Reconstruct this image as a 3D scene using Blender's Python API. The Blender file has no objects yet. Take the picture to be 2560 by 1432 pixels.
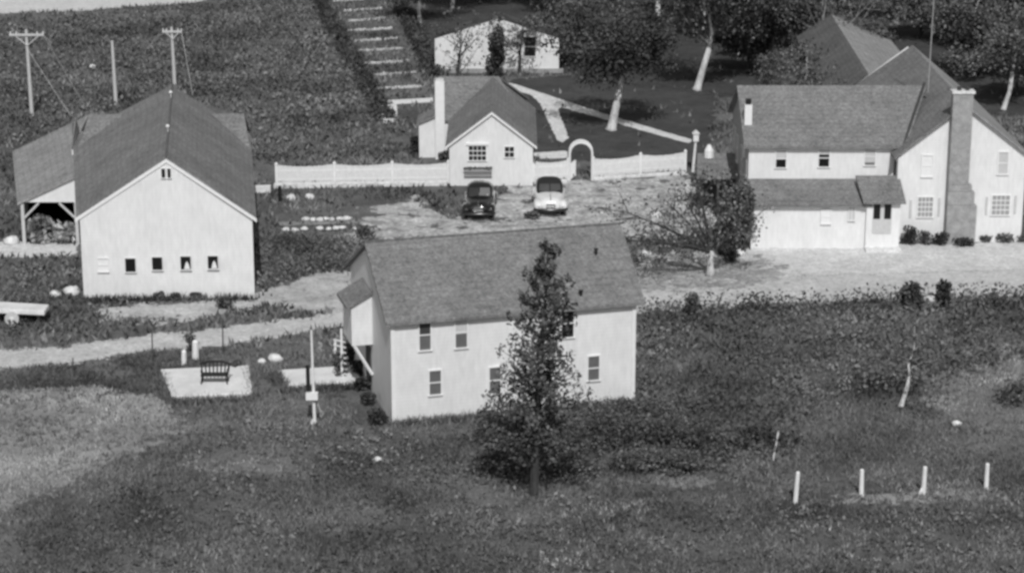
import bpy, math, random
import numpy as np
from mathutils import Vector

# ------------------------------------------------------------------ camera, sky, sun, exposure
SC = bpy.context.scene
COL = SC.collection
CAM_H, PITCH = 33.0, math.atan(1606 / 5600.0)
cd = bpy.data.cameras.new('camera'); cam = bpy.data.objects.new('camera', cd); COL.objects.link(cam)
cam.location = (0, 0, CAM_H); cam.rotation_euler = (math.pi / 2 - PITCH, 0, 0)
cd.sensor_width = 36; cd.lens = 36 * 5600 / 2560; cd.clip_start = 1; cd.clip_end = 6000
SC.camera = cam
SUN_EL, SUN_AZ = math.radians(46), math.radians(4)        # azimuth: right of straight behind the camera
to_sun = Vector((math.sin(SUN_AZ) * math.cos(SUN_EL), -math.cos(SUN_AZ) * math.cos(SUN_EL), math.sin(SUN_EL)))
W = bpy.data.worlds.new('World'); SC.world = W; W.use_nodes = True
nt = W.node_tree; bg = nt.nodes['Background']
sky = nt.nodes.new('ShaderNodeTexSky'); sky.sky_type = 'NISHITA'; sky.sun_disc = False
sky.sun_elevation = SUN_EL; sky.sun_rotation = math.pi - SUN_AZ
bw = nt.nodes.new('ShaderNodeRGBToBW')                       # black and white picture: the sky's grey value
nt.links.new(sky.outputs[0], bw.inputs[0]); nt.links.new(bw.outputs[0], bg.inputs[0])
bg.inputs[1].default_value = 0.11
sd_ = bpy.data.lights.new('sun', 'SUN'); sd_.energy = 3.3; sd_.angle = math.radians(0.5); sd_.color = (1, 1, 1)
sun = bpy.data.objects.new('sun', sd_); COL.objects.link(sun)
sun.rotation_euler = (-to_sun).to_track_quat('-Z', 'Y').to_euler()
SC.view_settings.view_transform = 'Standard'; SC.view_settings.look = 'None'
SC.view_settings.exposure = -0.12; SC.view_settings.gamma = 1.0
SC.cycles.filter_width = 3.0                                  # an old soft print
SC.cycles.max_bounces = 5; SC.cycles.transparent_max_bounces = 12

R = random.Random(7)
F = 5600.0; CT, ST = math.cos(PITCH), math.sin(PITCH)

def ray(px, py):
    u = (px - 1280) / F; v = (716 - py) / F
    return (u, CT + v * ST, -ST + v * CT)
def at(px, py, z=0.0):                                        # the spot on the level z seen at that place of the photo
    d = ray(px, py); t = (z - CAM_H) / d[2]
    return Vector((d[0] * t, d[1] * t, z))
def onwall(px, py, P, u):                                     # the spot on the upright plane through P along u
    d = ray(px, py); n = (-u[1], u[0])
    t = (P[0] * n[0] + P[1] * n[1]) / (d[0] * n[0] + d[1] * n[1])
    return Vector((d[0] * t, d[1] * t, CAM_H + d[2] * t))

# ------------------------------------------------------------------ materials (grey values only)
def nmat(name):
    m = bpy.data.materials.new(name); m.use_nodes = True
    t = m.node_tree; return m, t, t.nodes['Principled BSDF']
def tex(t, kind, scale, detail=4, rough=.6, vec=None, stretch=None):
    tc = t.nodes.new('ShaderNodeTexCoord'); src = tc.outputs['Object']
    if stretch:
        mp = t.nodes.new('ShaderNodeMapping'); mp.inputs['Scale'].default_value = stretch
        t.links.new(src, mp.inputs[0]); src = mp.outputs[0]
    n = t.nodes.new('ShaderNodeTexNoise'); n.inputs['Scale'].default_value = scale
    n.inputs['Detail'].default_value = detail; n.inputs['Roughness'].default_value = rough
    t.links.new(src, n.inputs['Vector']); return n.outputs['Fac']
def rng(t, fac, a, b, lo, hi):
    r = t.nodes.new('ShaderNodeMapRange'); t.links.new(fac, r.inputs[0])
    for i, v in ((1, a), (2, b), (3, lo), (4, hi)): r.inputs[i].default_value = v
    return r.outputs[0]
def mth(t, op, a, b):
    n = t.nodes.new('ShaderNodeMath'); n.operation = op
    for i, v in ((0, a), (1, b)):
        if isinstance(v, (int, float)): n.inputs[i].default_value = v
        else: t.links.new(v, n.inputs[i])
    return n.outputs[0]
def surf(name, val, var=.15, scale=3, rough=.8, fine=None, bump=0, stretch=None, spec=.3, metal=0):
    m, t, p = nmat(name)
    f = tex(t, 'n', scale, stretch=stretch)
    c = rng(t, f, .3, .7, val * (1 - var), val * (1 + var))
    if fine:
        g = tex(t, 'n', fine[0], 2)
        c = mth(t, 'MULTIPLY', c, rng(t, g, .3, .7, 1 - fine[1], 1 + fine[1]))
    t.links.new(c, p.inputs['Base Color'])
    p.inputs['Roughness'].default_value = rough; p.inputs['Specular IOR Level'].default_value = spec
    p.inputs['Metallic'].default_value = metal
    if bump:
        b = t.nodes.new('ShaderNodeBump'); b.inputs['Strength'].default_value = bump; b.inputs['Distance'].default_value = .05
        t.links.new(f, b.inputs['Height']); t.links.new(b.outputs[0], p.inputs['Normal'])
    return m
def siding(name, val):                                        # painted clapboards: lap lines along z and faint weather stains
    m, t, p = nmat(name)
    tc = t.nodes.new('ShaderNodeTexCoord'); sx = t.nodes.new('ShaderNodeSeparateXYZ')
    t.links.new(tc.outputs['Object'], sx.inputs[0])
    fr = mth(t, 'FRACT', mth(t, 'MULTIPLY', sx.outputs[2], 6.2), 0)
    f = tex(t, 'n', .7, 5, .6); g = tex(t, 'n', 6, 3, .6, stretch=(1, 1, .25))
    c = mth(t, 'MULTIPLY', rng(t, f, .3, .7, val * .93, val * 1.04), rng(t, g, .35, .7, .92, 1.03))
    c = mth(t, 'MULTIPLY', c, rng(t, fr, 0, .16, .86, 1))
    t.links.new(c, p.inputs['Base Color']); p.inputs['Roughness'].default_value = .7
    b = t.nodes.new('ShaderNodeBump'); b.inputs['Strength'].default_value = .3; b.inputs['Distance'].default_value = .02
    t.links.new(fr, b.inputs['Height']); t.links.new(b.outputs[0], p.inputs['Normal'])
    return m
def shingle(name, val, course=5.5):
    m, t, p = nmat(name)
    tc = t.nodes.new('ShaderNodeTexCoord'); sx = t.nodes.new('ShaderNodeSeparateXYZ')
    t.links.new(tc.outputs['Object'], sx.inputs[0])
    f = tex(t, 'n', .5, 5, .65); g = tex(t, 'n', 7, 3, .7); h = tex(t, 'n', 2.2, 3, .6, stretch=(1, 1, .2))
    c = mth(t, 'MULTIPLY', rng(t, f, .3, .7, val * .82, val * 1.18), rng(t, g, .3, .7, .6, 1.4))
    c = mth(t, 'MULTIPLY', c, rng(t, h, .3, .7, .85, 1.15))
    fr = mth(t, 'FRACT', mth(t, 'MULTIPLY', sx.outputs[2], course), 0)
    c = mth(t, 'MULTIPLY', c, rng(t, fr, 0, .3, .85, 1.03))
    t.links.new(c, p.inputs['Base Color']); p.inputs['Roughness'].default_value = .9; p.inputs['Specular IOR Level'].default_value = .2
    return m
def foliage(name, lo, hi, bigscale=.6):
    m, t, p = nmat(name)
    g = t.nodes.new('ShaderNodeNewGeometry')
    f = tex(t, 'n', bigscale, 3)
    c = mth(t, 'MULTIPLY', rng(t, g.outputs['Random Per Island'], 0, 1, lo, hi), rng(t, f, .36, .64, .5, 1.55))
    t.links.new(c, p.inputs['Base Color']); p.inputs['Roughness'].default_value = .9; p.inputs['Specular IOR Level'].default_value = .1
    return m
def soil(name, lo, hi, scale=.5, fine=9, cover=False, edge=1.3, escale=1.1, k=.42):
    m, t, p = nmat(name)
    a = tex(t, 'n', scale, 6, .65); b = tex(t, 'n', fine, 3, .7); d = tex(t, 'n', scale * 4.3, 4, .7)
    c = mth(t, 'MULTIPLY', rng(t, a, .3, .7, lo, hi), rng(t, b, .3, .7, 1 - k, 1 + k))
    c = mth(t, 'MULTIPLY', c, rng(t, d, .3, .7, 1 - k * .8, 1 + k * .8))
    t.links.new(c, p.inputs['Base Color']); p.inputs['Roughness'].default_value = .95; p.inputs['Specular IOR Level'].default_value = .1
    bp = t.nodes.new('ShaderNodeBump'); bp.inputs['Strength'].default_value = .6; bp.inputs['Distance'].default_value = .08
    t.links.new(d, bp.inputs['Height']); t.links.new(bp.outputs[0], p.inputs['Normal'])
    if cover:                                                 # worn, ragged edges: the sheet thins out and grass shows through
        at_ = t.nodes.new('ShaderNodeAttribute'); at_.attribute_name = 'cover'
        e = tex(t, 'n', escale, 6, .7)
        s = mth(t, 'ADD', at_.outputs['Fac'], rng(t, e, .25, .75, -edge * .5, edge * .5))
        al = rng(t, s, .42, .58, 0, 1)
        tr = t.nodes.new('ShaderNodeBsdfTransparent'); mx = t.nodes.new('ShaderNodeMixShader')
        t.links.new(al, mx.inputs[0]); t.links.new(tr.outputs[0], mx.inputs[1]); t.links.new(p.outputs[0], mx.inputs[2])
        t.links.new(mx.outputs[0], t.nodes['Material Output'].inputs[0])
    return m
def glossy(name, val, rough=.15, metal=0, coat=0):
    m, t, p = nmat(name); f = tex(t, 'n', 5, 3)
    t.links.new(rng(t, f, .3, .7, val * .9, val * 1.1), p.inputs['Base Color'])
    p.inputs['Roughness'].default_value = rough; p.inputs['Metallic'].default_value = metal; p.inputs['Coat Weight'].default_value = coat
    return m

M = dict(
    white=siding('white_clapboard', .75), trim=surf('white_trim', .74, .05, 4, .6), picket=surf('picket_paint', .74, .08, 5, .7),
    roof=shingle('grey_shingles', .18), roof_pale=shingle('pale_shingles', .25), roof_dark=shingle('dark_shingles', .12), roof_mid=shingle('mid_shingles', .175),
    glass=glossy('window_glass', .006, .3), glass_grey=glossy('grey_glass', .13, .3), blind=surf('window_blind', .5, .08, 6, .8), blind_white=surf('white_blind', .72, .05, 6, .8),
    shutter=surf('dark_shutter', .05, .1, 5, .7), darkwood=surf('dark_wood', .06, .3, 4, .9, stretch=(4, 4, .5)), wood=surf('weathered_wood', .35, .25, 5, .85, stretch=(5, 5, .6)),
    palewood=surf('pale_wood', .5, .2, 5, .85, stretch=(5, 5, .6)), stone=surf('field_stone', .3, .22, 2.5, .9, fine=(12, .12), bump=.4), palestone=surf('pale_stone', .62, .2, 3, .9, fine=(12, .15), bump=.4),
    concrete=surf('concrete', .66, .12, 1.2, .9, fine=(9, .08)), post=surf('painted_post', .72, .08, 6, .7), iron=surf('black_iron', .015, .2, 8, .5), greywall=surf('grey_wall', .3, .12, 1.5, .8, stretch=(1, 1, 4)),
    bark=surf('bark', .22, .4, 5, .95, bump=.6, stretch=(1, 1, .3)), palebark=surf('pale_bark', .5, .25, 4, .95, fine=(9, .2), bump=.5, stretch=(1, 1, .4)), dkbark=surf('dark_bark', .05, .4, 5, .95, stretch=(1, 1, .3)),
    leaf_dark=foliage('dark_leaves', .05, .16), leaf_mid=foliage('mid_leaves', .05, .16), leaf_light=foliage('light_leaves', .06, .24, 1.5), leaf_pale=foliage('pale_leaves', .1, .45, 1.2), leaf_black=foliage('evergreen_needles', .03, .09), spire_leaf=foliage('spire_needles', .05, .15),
    grass=foliage('grass_blades', .07, .2, .13), drygrass=foliage('dry_grass', .19, .36, .2), weeds=foliage('weed_leaves', .07, .18, .15), brush=foliage('brush_sticks', .08, .4, .8),
    black=glossy('black_paint', .012, .12, 0, 1), cream=glossy('cream_paint', .72, .25, 0, .6), canvas=surf('black_canvas', .02, .3, 6, .9), chrome=glossy('chrome', .8, .18, 1), tyre=surf('tyre', .02, .2, 6, .9), chromegrey=glossy('bumper_steel', .12, .3, 1), lens=glossy('lamp_glass', .75, .1),
)

# ------------------------------------------------------------------ mesh helpers
ORG = {}
def org(p): return ORG.get(p.name, Vector((0, 0, 0))) if p else Vector((0, 0, 0))
def tag(o, label=None, cat=None, group=None, kind=None):
    if label: o['label'] = label
    if cat: o['category'] = cat
    if group: o['group'] = group
    if kind: o['kind'] = kind
    return o
def thing(name, loc, label, cat, group=None):
    o = bpy.data.objects.new(name, None); o.empty_display_size = .2; COL.objects.link(o)
    o.location = loc; ORG[o.name] = Vector(loc); return tag(o, label, cat, group)
class MB:
    def __init__(s): s.v = []; s.f = []
    def add(s, vs, fs):
        b = len(s.v); s.v += [tuple(v) for v in vs]; s.f += [tuple(b + i for i in f) for f in fs]; return s
    def hexa(s, b, t):                                        # 4 bottom + 4 top points, counter-clockwise from above
        return s.add(list(b) + list(t), [(3, 2, 1, 0), (4, 5, 6, 7)] + [(i, (i + 1) % 4, 4 + (i + 1) % 4, 4 + i) for i in range(4)])
    def box(s, c, size, u=(1, 0)):
        ux, uy = u; x, y, z = size[0] / 2, size[1] / 2, size[2]
        P = [Vector((c[0] + ux * a - uy * b, c[1] + uy * a + ux * b, c[2])) for a, b in ((-x, -y), (x, -y), (x, y), (-x, y))]
        return s.hexa(P, [p + Vector((0, 0, z)) for p in P])
    def tube(s, pts, rad, n=7, cap=True):
        pts = [Vector(p) for p in pts]; b = len(s.v); k = len(pts)
        for i, p in enumerate(pts):
            d = (pts[min(i + 1, k - 1)] - pts[max(i - 1, 0)]).normalized()
            a = d.cross(Vector((.31, .95, .05))); a = a.normalized() if a.length > 1e-3 else Vector((1, 0, 0)); c = d.cross(a)
            r = rad[i] if isinstance(rad, (list, tuple)) else rad
            for j in range(n):
                w = 2 * math.pi * j / n; s.v.append(tuple(p + a * (r * math.cos(w)) + c * (r * math.sin(w))))
        for i in range(k - 1):
            for j in range(n): s.f.append((b + i * n + j, b + i * n + (j + 1) % n, b + (i + 1) * n + (j + 1) % n, b + (i + 1) * n + j))
        if cap:
            s.f.append(tuple(b + j for j in reversed(range(n)))); s.f.append(tuple(b + (k - 1) * n + j for j in range(n)))
        return s
    def loft(s, rings):
        b = len(s.v); n = len(rings[0])
        for r in rings: s.v += [tuple(p) for p in r]
        for i in range(len(rings) - 1):
            for j in range(n): s.f.append((b + i * n + j, b + i * n + (j + 1) % n, b + (i + 1) * n + (j + 1) % n, b + (i + 1) * n + j))
        s.f.append(tuple(b + j for j in reversed(range(n)))); s.f.append(tuple(b + (len(rings) - 1) * n + j for j in range(n)))
        return s
    def rock(s, c, r, seed, sq=.7):
        q = random.Random(seed); b = len(s.v); rows = 5; n = 8
        for i in range(rows + 1):
            ph = math.pi * i / rows
            for j in range(n):
                th = 2 * math.pi * j / n; k = r * (.78 + .4 * q.random())
                s.v.append((c[0] + k * math.sin(ph) * math.cos(th) * 1.15, c[1] + k * math.sin(ph) * math.sin(th), c[2] + k * sq * math.cos(ph)))
        for i in range(rows):
            for j in range(n): s.f.append((b + i * n + j, b + (i + 1) * n + j, b + (i + 1) * n + (j + 1) % n, b + i * n + (j + 1) % n))
        return s
    def slab(s, q, th=.14):                                   # a roof plane: top quad with thickness straight down
        q = [Vector(p) for p in q]; return s.hexa([p - Vector((0, 0, th)) for p in q], q)
    def build(s, name, mat, parent=None, smooth=False, bevel=0):
        me = bpy.data.meshes.new(name); o0 = org(parent)
        me.from_pydata([(v[0] - o0[0], v[1] - o0[1], v[2] - o0[2]) for v in s.v], [], s.f)
        me.materials.append(M[mat]); me.validate(); me.update()
        if smooth: me.polygons.foreach_set('use_smooth', [True] * len(me.polygons))
        o = bpy.data.objects.new(name, me); COL.objects.link(o); o.parent = parent; ORG[o.name] = o0
        if bevel:
            bv = o.modifiers.new('bevel', 'BEVEL'); bv.width = bevel; bv.segments = 2; bv.limit_method = 'ANGLE'
        return o
def mesh_np(name, V, nper, mat, parent=None, loc=None):      # many separate little faces of nper corners each
    me = bpy.data.meshes.new(name); n = len(V); o0 = org(parent)
    V = V - np.array(o0)[None, :]
    me.vertices.add(n); me.vertices.foreach_set('co', V.astype(np.float32).ravel())
    me.loops.add(n); me.loops.foreach_set('vertex_index', np.arange(n, dtype=np.int32))
    k = n // nper; me.polygons.add(k); me.polygons.foreach_set('loop_start', np.arange(0, n, nper, dtype=np.int32))
    me.update(calc_edges=True); me.materials.append(M[mat])
    o = bpy.data.objects.new(name, me); COL.objects.link(o); o.parent = parent; ORG[o.name] = o0
    return o
def leaves(C, size, rs, long=1.0, flat=0.0):                  # randomly turned quads at the points C
    n = len(C); a = rs.normal(size=(n, 3)); a /= np.linalg.norm(a, axis=1)[:, None]
    b = np.cross(a, rs.normal(size=(n, 3))); b /= np.linalg.norm(b, axis=1)[:, None]
    if flat: a[:, 2] *= 1 - flat; b[:, 2] *= 1 - flat
    s = (size * (.6 + .8 * rs.random(n)))[:, None]
    a = a * s * .5 * long; b = b * s * .5
    return np.stack([C - a - b * .35, C + a * .2 - b, C + a + b * .3, C - a * .1 + b], 1).reshape(-1, 3)
def blob(rs, n, c, r):                                        # points through a lumpy ellipsoid, thicker near the outside
    d = rs.normal(size=(n, 3)); d /= np.linalg.norm(d, axis=1)[:, None]
    k = (rs.random(n) ** .45)[:, None]
    return np.array(c) + d * k * np.array(r)
def poly_sd(X, Y, P):                                         # signed distance, inside positive
    P = np.array([(p[0], p[1]) for p in P]); n = len(P)
    d = np.full(X.shape, 1e9); ins = np.zeros(X.shape, bool)
    for i in range(n):
        a, b = P[i], P[(i + 1) % n]; e = b - a
        t = np.clip(((X - a[0]) * e[0] + (Y - a[1]) * e[1]) / max(e @ e, 1e-9), 0, 1)
        d = np.minimum(d, np.hypot(X - a[0] - t * e[0], Y - a[1] - t * e[1]))
        c = (a[1] > Y) != (b[1] > Y)
        with np.errstate(divide='ignore', invalid='ignore'):
            ins ^= c & (X < e[0] * (Y - a[1]) / (e[1] if abs(e[1]) > 1e-9 else 1e-9) + a[0])
    return np.where(ins, d, -d)

# ------------------------------------------------------------------ the ground and its sheets
M['ground'] = soil('field_soil', .07, .17, .11, 6)
MB().add([(-1500, -900, 0), (1500, -900, 0), (1500, 2100, 0), (-1500, 2100, 0)], [(0, 1, 2, 3)]).build('ground', 'ground')
tag(bpy.data.objects['ground'], kind='structure')
GP = lambda pts: [at(*p) for p in pts]
ZONES = {}
def sheet(name, pts, z, lo, hi, soft=1.0, edge=1.1, cell=.4, scale=.6, fine=8, escale=1.1, k=.25, label_kind='structure'):
    P = GP(pts); z += .0008 * len(ZONES); ZONES[name] = ZONES.get(name, []) + [P]   # every sheet on a level of its own
    xs = [p[0] for p in P]; ys = [p[1] for p in P]; mg = soft * 1.5
    X, Y = np.meshgrid(np.arange(min(xs) - mg, max(xs) + mg + cell, cell), np.arange(min(ys) - mg, max(ys) + mg + cell, cell))
    cov = np.clip(.5 + poly_sd(X, Y, P) / (2 * soft), 0, 1)
    ny, nx = X.shape; idx = np.arange(ny * nx).reshape(ny, nx)
    q = np.stack([idx[:-1, :-1], idx[:-1, 1:], idx[1:, 1:], idx[1:, :-1]], -1).reshape(-1, 4)
    q = q[(cov.ravel()[q] > .02).any(1)]
    used = np.unique(q); rm = np.full(ny * nx, -1); rm[used] = np.arange(len(used))
    me = bpy.data.meshes.new(name)
    me.from_pydata(np.stack([X.ravel()[used], Y.ravel()[used], np.full(len(used), z)], 1).tolist(), [], rm[q].tolist())
    at_ = me.attributes.new('cover', 'FLOAT', 'POINT'); at_.data.foreach_set('value', cov.ravel()[used].astype(np.float32))
    m = soil(name + '_soil', lo, hi, scale, fine, True, edge, escale, k); me.materials.append(m)
    o = bpy.data.objects.new(name, me); COL.objects.link(o); return tag(o, kind=label_kind)
sheet('field', [(-200, 985), (250, 965), (400, 1000), (500, 1070), (330, 1130), (150, 1220), (-100, 1330), (-300, 1350)], .004, .2, .3, 1.8, 1.0, .6, .3, 5)
sheet('pasture', [(2330, 880), (2700, 820), (2750, 1060), (2450, 1080), (2300, 1000)], .004, .14, .2, 2, 1.2, .6, .3, 5)
sheet('meadow', [(1400, 1260), (1950, 1230), (2700, 1190), (2900, 1500), (1300, 1500)], .004, .085, .13, 2.5, 1.0, .7, .3, 5)
sheet('lawn', [(1270, 200), (1420, 190), (1800, 200), (1760, 420), (1420, 400), (1330, 380)], .004, .05, .085, 1.2, .8, .5, .3, 7)
sheet('forest_floor', [(1040, -40), (2700, -40), (2700, 300), (1800, 240), (1420, 190), (1080, 150)], .004, .045, .08, 3, 1.0, 1.2, .3, 4)
sheet('road', [(-120, 884), (0, 875), (148, 868), (351, 840), (508, 825), (664, 805), (781, 792), (870, 762), (1000, 730), (1300, 705), (1600, 688), (2000, 672), (2700, 640), (2750, 742),
    (2560, 748), (2100, 757), (1620, 782), (1000, 790), (860, 815), (683, 846), (558, 865), (390, 878), (195, 908), (0, 925), (-120, 932)], .010, .40, .56, .5, 1.4, .4, .5, 6)
sheet('driveway', [(880, 575), (940, 520), (1030, 498), (1130, 548), (1215, 500), (1290, 470), (1480, 452), (1700, 440), (1770, 470), (1790, 560), (1660, 600), (1500, 585), (1000, 600), (900, 600)], .008, .20, .60, .9, 2.6, .4, .8, 4, .6, .45)
sheet('forecourt', [(1600, 640), (1700, 625), (1880, 622), (2250, 612), (2700, 600), (2700, 670), (2000, 690), (1600, 715)], .014, .47, .62, .6, .9, .4, .5, 6)
sheet('yard', [(235, 772), (420, 757), (630, 748), (700, 708), (790, 682), (900, 676), (900, 770), (760, 785), (690, 765), (560, 788), (480, 806), (260, 800)], .008, .30, .52, .8, 1.9, .4, .5, 6, .8, .3)
sheet('verge', [(-40, 605), (60, 603), (200, 600), (190, 640), (60, 645), (-40, 640)], .008, .5, .66, .5, 1.0, .4, .5, 6)
sheet('dark_patch', [(1560, 690), (1640, 640), (1900, 650), (1990, 690), (1800, 720), (1600, 725)], .018, .2, .42, .8, 2.6, .4, .5, 6, .9, .4)  # darker ragged patch around the yard tree
sheet('gravel_bank', [(1705, 455), (1745, 458), (1765, 510), (1800, 560), (1785, 572), (1745, 520), (1712, 490)], .014, .55, .66, .3, .6, .25)
sheet('path', [(1255, 205), (1290, 212), (1420, 255), (1500, 282), (1620, 318), (1730, 350), (1725, 360), (1600, 326), (1500, 296), (1400, 268), (1395, 275), (1422, 345), (1405, 358), (1392, 350), (1352, 262), (1330, 240), (1260, 216)], .010, .56, .68, .22, .5, .2, .6, 6)
sheet('flower_bed', [(1335, 382), (1418, 378), (1420, 396), (1335, 398)], .010, .6, .7, .3, .5, .2)
sheet('far_road', [(-60, -60), (800, -60), (480, 8), (330, 18), (200, 28), (-60, 38)], .008, .5, .62, .9, .9, .8)
sheet('drive_track', [(690, 556), (880, 550), (960, 552), (960, 560), (880, 560), (690, 566)], .008, .2, .3, .3, 1.4, .25)
sheet('stubble', [(480, 1130), (620, 1125), (760, 1180), (700, 1195), (520, 1185), (440, 1165)], .008, .12, .19, .9, 2.4, .4)
sheet('sandy_edge', [(1980, 1255), (2170, 1236), (2300, 1232), (2480, 1222), (2500, 1240), (2330, 1262), (2160, 1258), (2000, 1275)], .008, .22, .34, .5, 2.0, .3)
sheet('worn_grass', [(1480, 1170), (1560, 1160), (1620, 1190), (1780, 1195), (1760, 1220), (1500, 1215)], .008, .14, .24, .5, 1.8, .4)

# ------------------------------------------------------------------ building helpers
def win(root, c, u, w, h, panes=(2, 2), glass='glass', blind=None, frame=.08, name='window', head=None):
    # c: middle of the opening on the wall; u: to the right seen from outside. frame > pane (> blind)
    u2 = Vector((u[0], u[1], 0)).normalized(); n = Vector((u2[1], -u2[0], 0)); uu = (u2.x, u2.y)
    f = MB(); c = Vector(c)
    def bar(x, z, bw_, bh, d0, d1):
        q = c + u2 * x + n * ((d0 + d1) / 2) + Vector((0, 0, z - bh / 2)); f.box(q, (bw_, d1 - d0, bh), uu)
    bar(0, h / 2 + frame / 2, w + 2 * frame, frame, 0, .06); bar(0, -h / 2 - frame / 2, w + 2.6 * frame, frame, 0, .09)
    bar(-w / 2 - frame / 2, 0, frame, h, 0, .058); bar(w / 2 + frame / 2, 0, frame, h, 0, .058)
    for i in range(1, panes[0]): bar(-w / 2 + w * i / panes[0], 0, .035, h, .012, .034)
    for j in range(1, panes[1]): bar(0, -h / 2 + h * j / panes[1], w, .05, .013, .04)
    fo = f.build(name, 'trim', root)
    g = MB(); g.box(c + n * .008 - Vector((0, 0, h / 2)), (w, .01, h), uu); g.build('pane', glass, fo)
    if blind:
        k, mt = blind; b = MB(); b.box(c + n * .02 + Vector((0, 0, h / 2 - h * k)), (w - .02, .01, h * k), uu); b.build('blind', mt, fo)
    if head:
        b = MB(); b.box(c + n * .05 + Vector((0, 0, h / 2 + frame)), (w + .3, .12, .14), uu); b.build('head_board', head, fo)
    return fo
def winpx(root, P, u, x0, y0, x1, y1, **k):
    a = onwall(x0, y1, P, u); b = onwall(x1, y0, P, u); c = (a + b) / 2
    w = math.hypot(b.x - a.x, b.y - a.y); return win(root, c, u, w - .06, b.z - a.z - .06, **k)
def wallbox(mb, ring, zs, z0=0.0):                            # closed walls over a plan ring; zs: top height of each corner
    n = len(ring); b = [Vector((p[0], p[1], z0)) for p in ring]; t = [Vector((p[0], p[1], z)) for p, z in zip(ring, zs)]
    mb.add(b + t, [tuple(reversed(range(n))), tuple(range(n, 2 * n))] + [(i, (i + 1) % n, n + (i + 1) % n, n + i) for i in range(n)])
def lerp(a, b, t): return Vector(a) * (1 - t) + Vector(b) * t

# ------------------------------------------------------------------ barn
YB = 112.78
barn = thing('barn', (-18, 120, 0), 'big white gabled barn with four square dark windows across its front', 'barn')
fl, fr_, bl, br = Vector((-22.45, YB, 0)), Vector((-13.5, YB + .1, 0)), Vector((-26.2, 131.9, 0)), Vector((-15.95, 132.3, 0))
rf, rb = Vector((-17.82, YB, 7.62)), Vector((-20.3, 131.95, 7.62)); ZE = 4.55
w = MB(); Z = lambda p, z: Vector((p[0], p[1], z))
w.add([fl, fr_, br, bl, Z(fl, ZE), Z(fr_, ZE), Z(br, ZE), Z(bl, ZE), rf - Vector((0, 0, .1)), rb - Vector((0, 0, .1))],
      [(0, 1, 5, 8, 4), (2, 3, 7, 9, 6), (1, 2, 6, 5), (3, 0, 4, 7), (3, 2, 1, 0)]); w.build('wall', 'white', barn)
rr = MB()
def slope(r0, r1, e0, e1, over, zov, front=.05, back=.3):    # one roof side from ridge to past the eave
    d = (r1 - r0).normalized()
    a, b = r0 - d * front, r1 + d * back
    c, e = e1 + (e1 - r1) * over + d * back, e0 + (e0 - r0) * over - d * front
    return [e, a, b, c] if zov else [a, e, c, b]
rr.slab(slope(rf, rb, Z(fl, ZE), Z(bl, ZE), .04, True)); rr.slab(slope(rf, rb, Z(fr_, ZE), Z(br, ZE), .05, False))
# cross wing roof at the rear
c0, c1 = Vector((-25.2, 131.2, 6.05)), Vector((-16.0, 131.4, 6.05))
rr.slab([Vector((-25.5, 128.6, 4.5)), Vector((-15.4, 128.8, 4.5)), c1 + Vector((.0, 0, .0)), c0]); rr.slab([c0, c1, Vector((-16.0, 134.2, 4.5)), Vector((-26.3, 134.0, 4.5))])
rr.build('roof', 'roof_mid', barn)
cw = MB(); cw.add([Vector((-25.9, 128.9, 0)), Vector((-15.75, 129.1, 0)), Vector((-16.2, 133.9, 0)), Vector((-26.3, 133.7, 0)), Vector((-25.9, 128.9, 4.4)), Vector((-15.75, 129.1, 4.4)), Vector((-16.2, 133.9, 4.4)), Vector((-26.3, 133.7, 4.4)), Vector((-26.0, 131.2, 5.85)), Vector((-16.05, 131.4, 5.85))],
    [(1, 2, 6, 9, 5), (3, 0, 4, 8, 7), (0, 1, 5, 4), (2, 3, 7, 6)]); cw.build('rear_wing', 'white', barn)
tr = MB()
for e in (fl, fr_):                                           # white rake boards under the gable edge
    s = -1 if e is fl else 1; p0 = Vector((rf.x, YB - .06, 7.5)); p1 = Vector((e.x + s * .25, YB - .06, ZE - .22))
    tr.hexa([p0 + Vector((0, 0, -.2)), p0 + Vector((0, .02, -.2)), p1 + Vector((0, .02, -.2)), p1 + Vector((0, 0, -.2))], [p0, p0 + Vector((0, .02, 0)), p1 + Vector((0, .02, 0)), p1])
tr.build('rake_board', 'trim', barn)
rc = MB(); rc.tube([rf + Vector((.0, -.1, .03)), rb + Vector((0, 0, .03))], .07, 6); rc.build('ridge_cap', 'roof_dark', barn)
for px, py in ((408, 250), (412, 337)):
    t_ = (388 - py) / 176.0; p = lerp(rf, rb, t_); r_ = MB(); r_.tube([p, p + Vector((0, 0, .5))], .02, 5); r_.rock(p + Vector((0, 0, .42)), .09, 3, 1); r_.build('lightning_rod', 'trim', barn)
PB = (0, YB); UX = (1, 0)
for x0, x1, y0, y1 in ((313, 340, 644, 681), (380, 407, 641, 676), (451, 478, 639, 675), (519, 546, 638, 673)):
    bw_ = winpx(barn, PB, UX, x0, y0, x1, y1, panes=(1, 1), frame=.035)
    if x0 > 440:
        c_ = onwall((x0 + x1) / 2 + 3, y1 - 3, PB, UX); k_ = MB(); k_.add([c_ + Vector(v) for v in ((-.14, -.03, 0), (.16, -.03, 0), (.1, -.03, .25), (.02, -.03, .42), (-.06, -.03, .3))], [(0, 1, 2, 3, 4)]); k_.build('curtain', 'blind_white', bw_)
winpx(barn, PB, UX, 245, 645, 271, 680, panes=(2, 2), glass='blind_white', frame=.04, name='whitewashed_window')
for x0, x1 in ((403, 414), (418, 428)): winpx(barn, PB, UX, x0, 420, x1, 446, panes=(1, 1), frame=.03, name='gable_vent')
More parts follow.
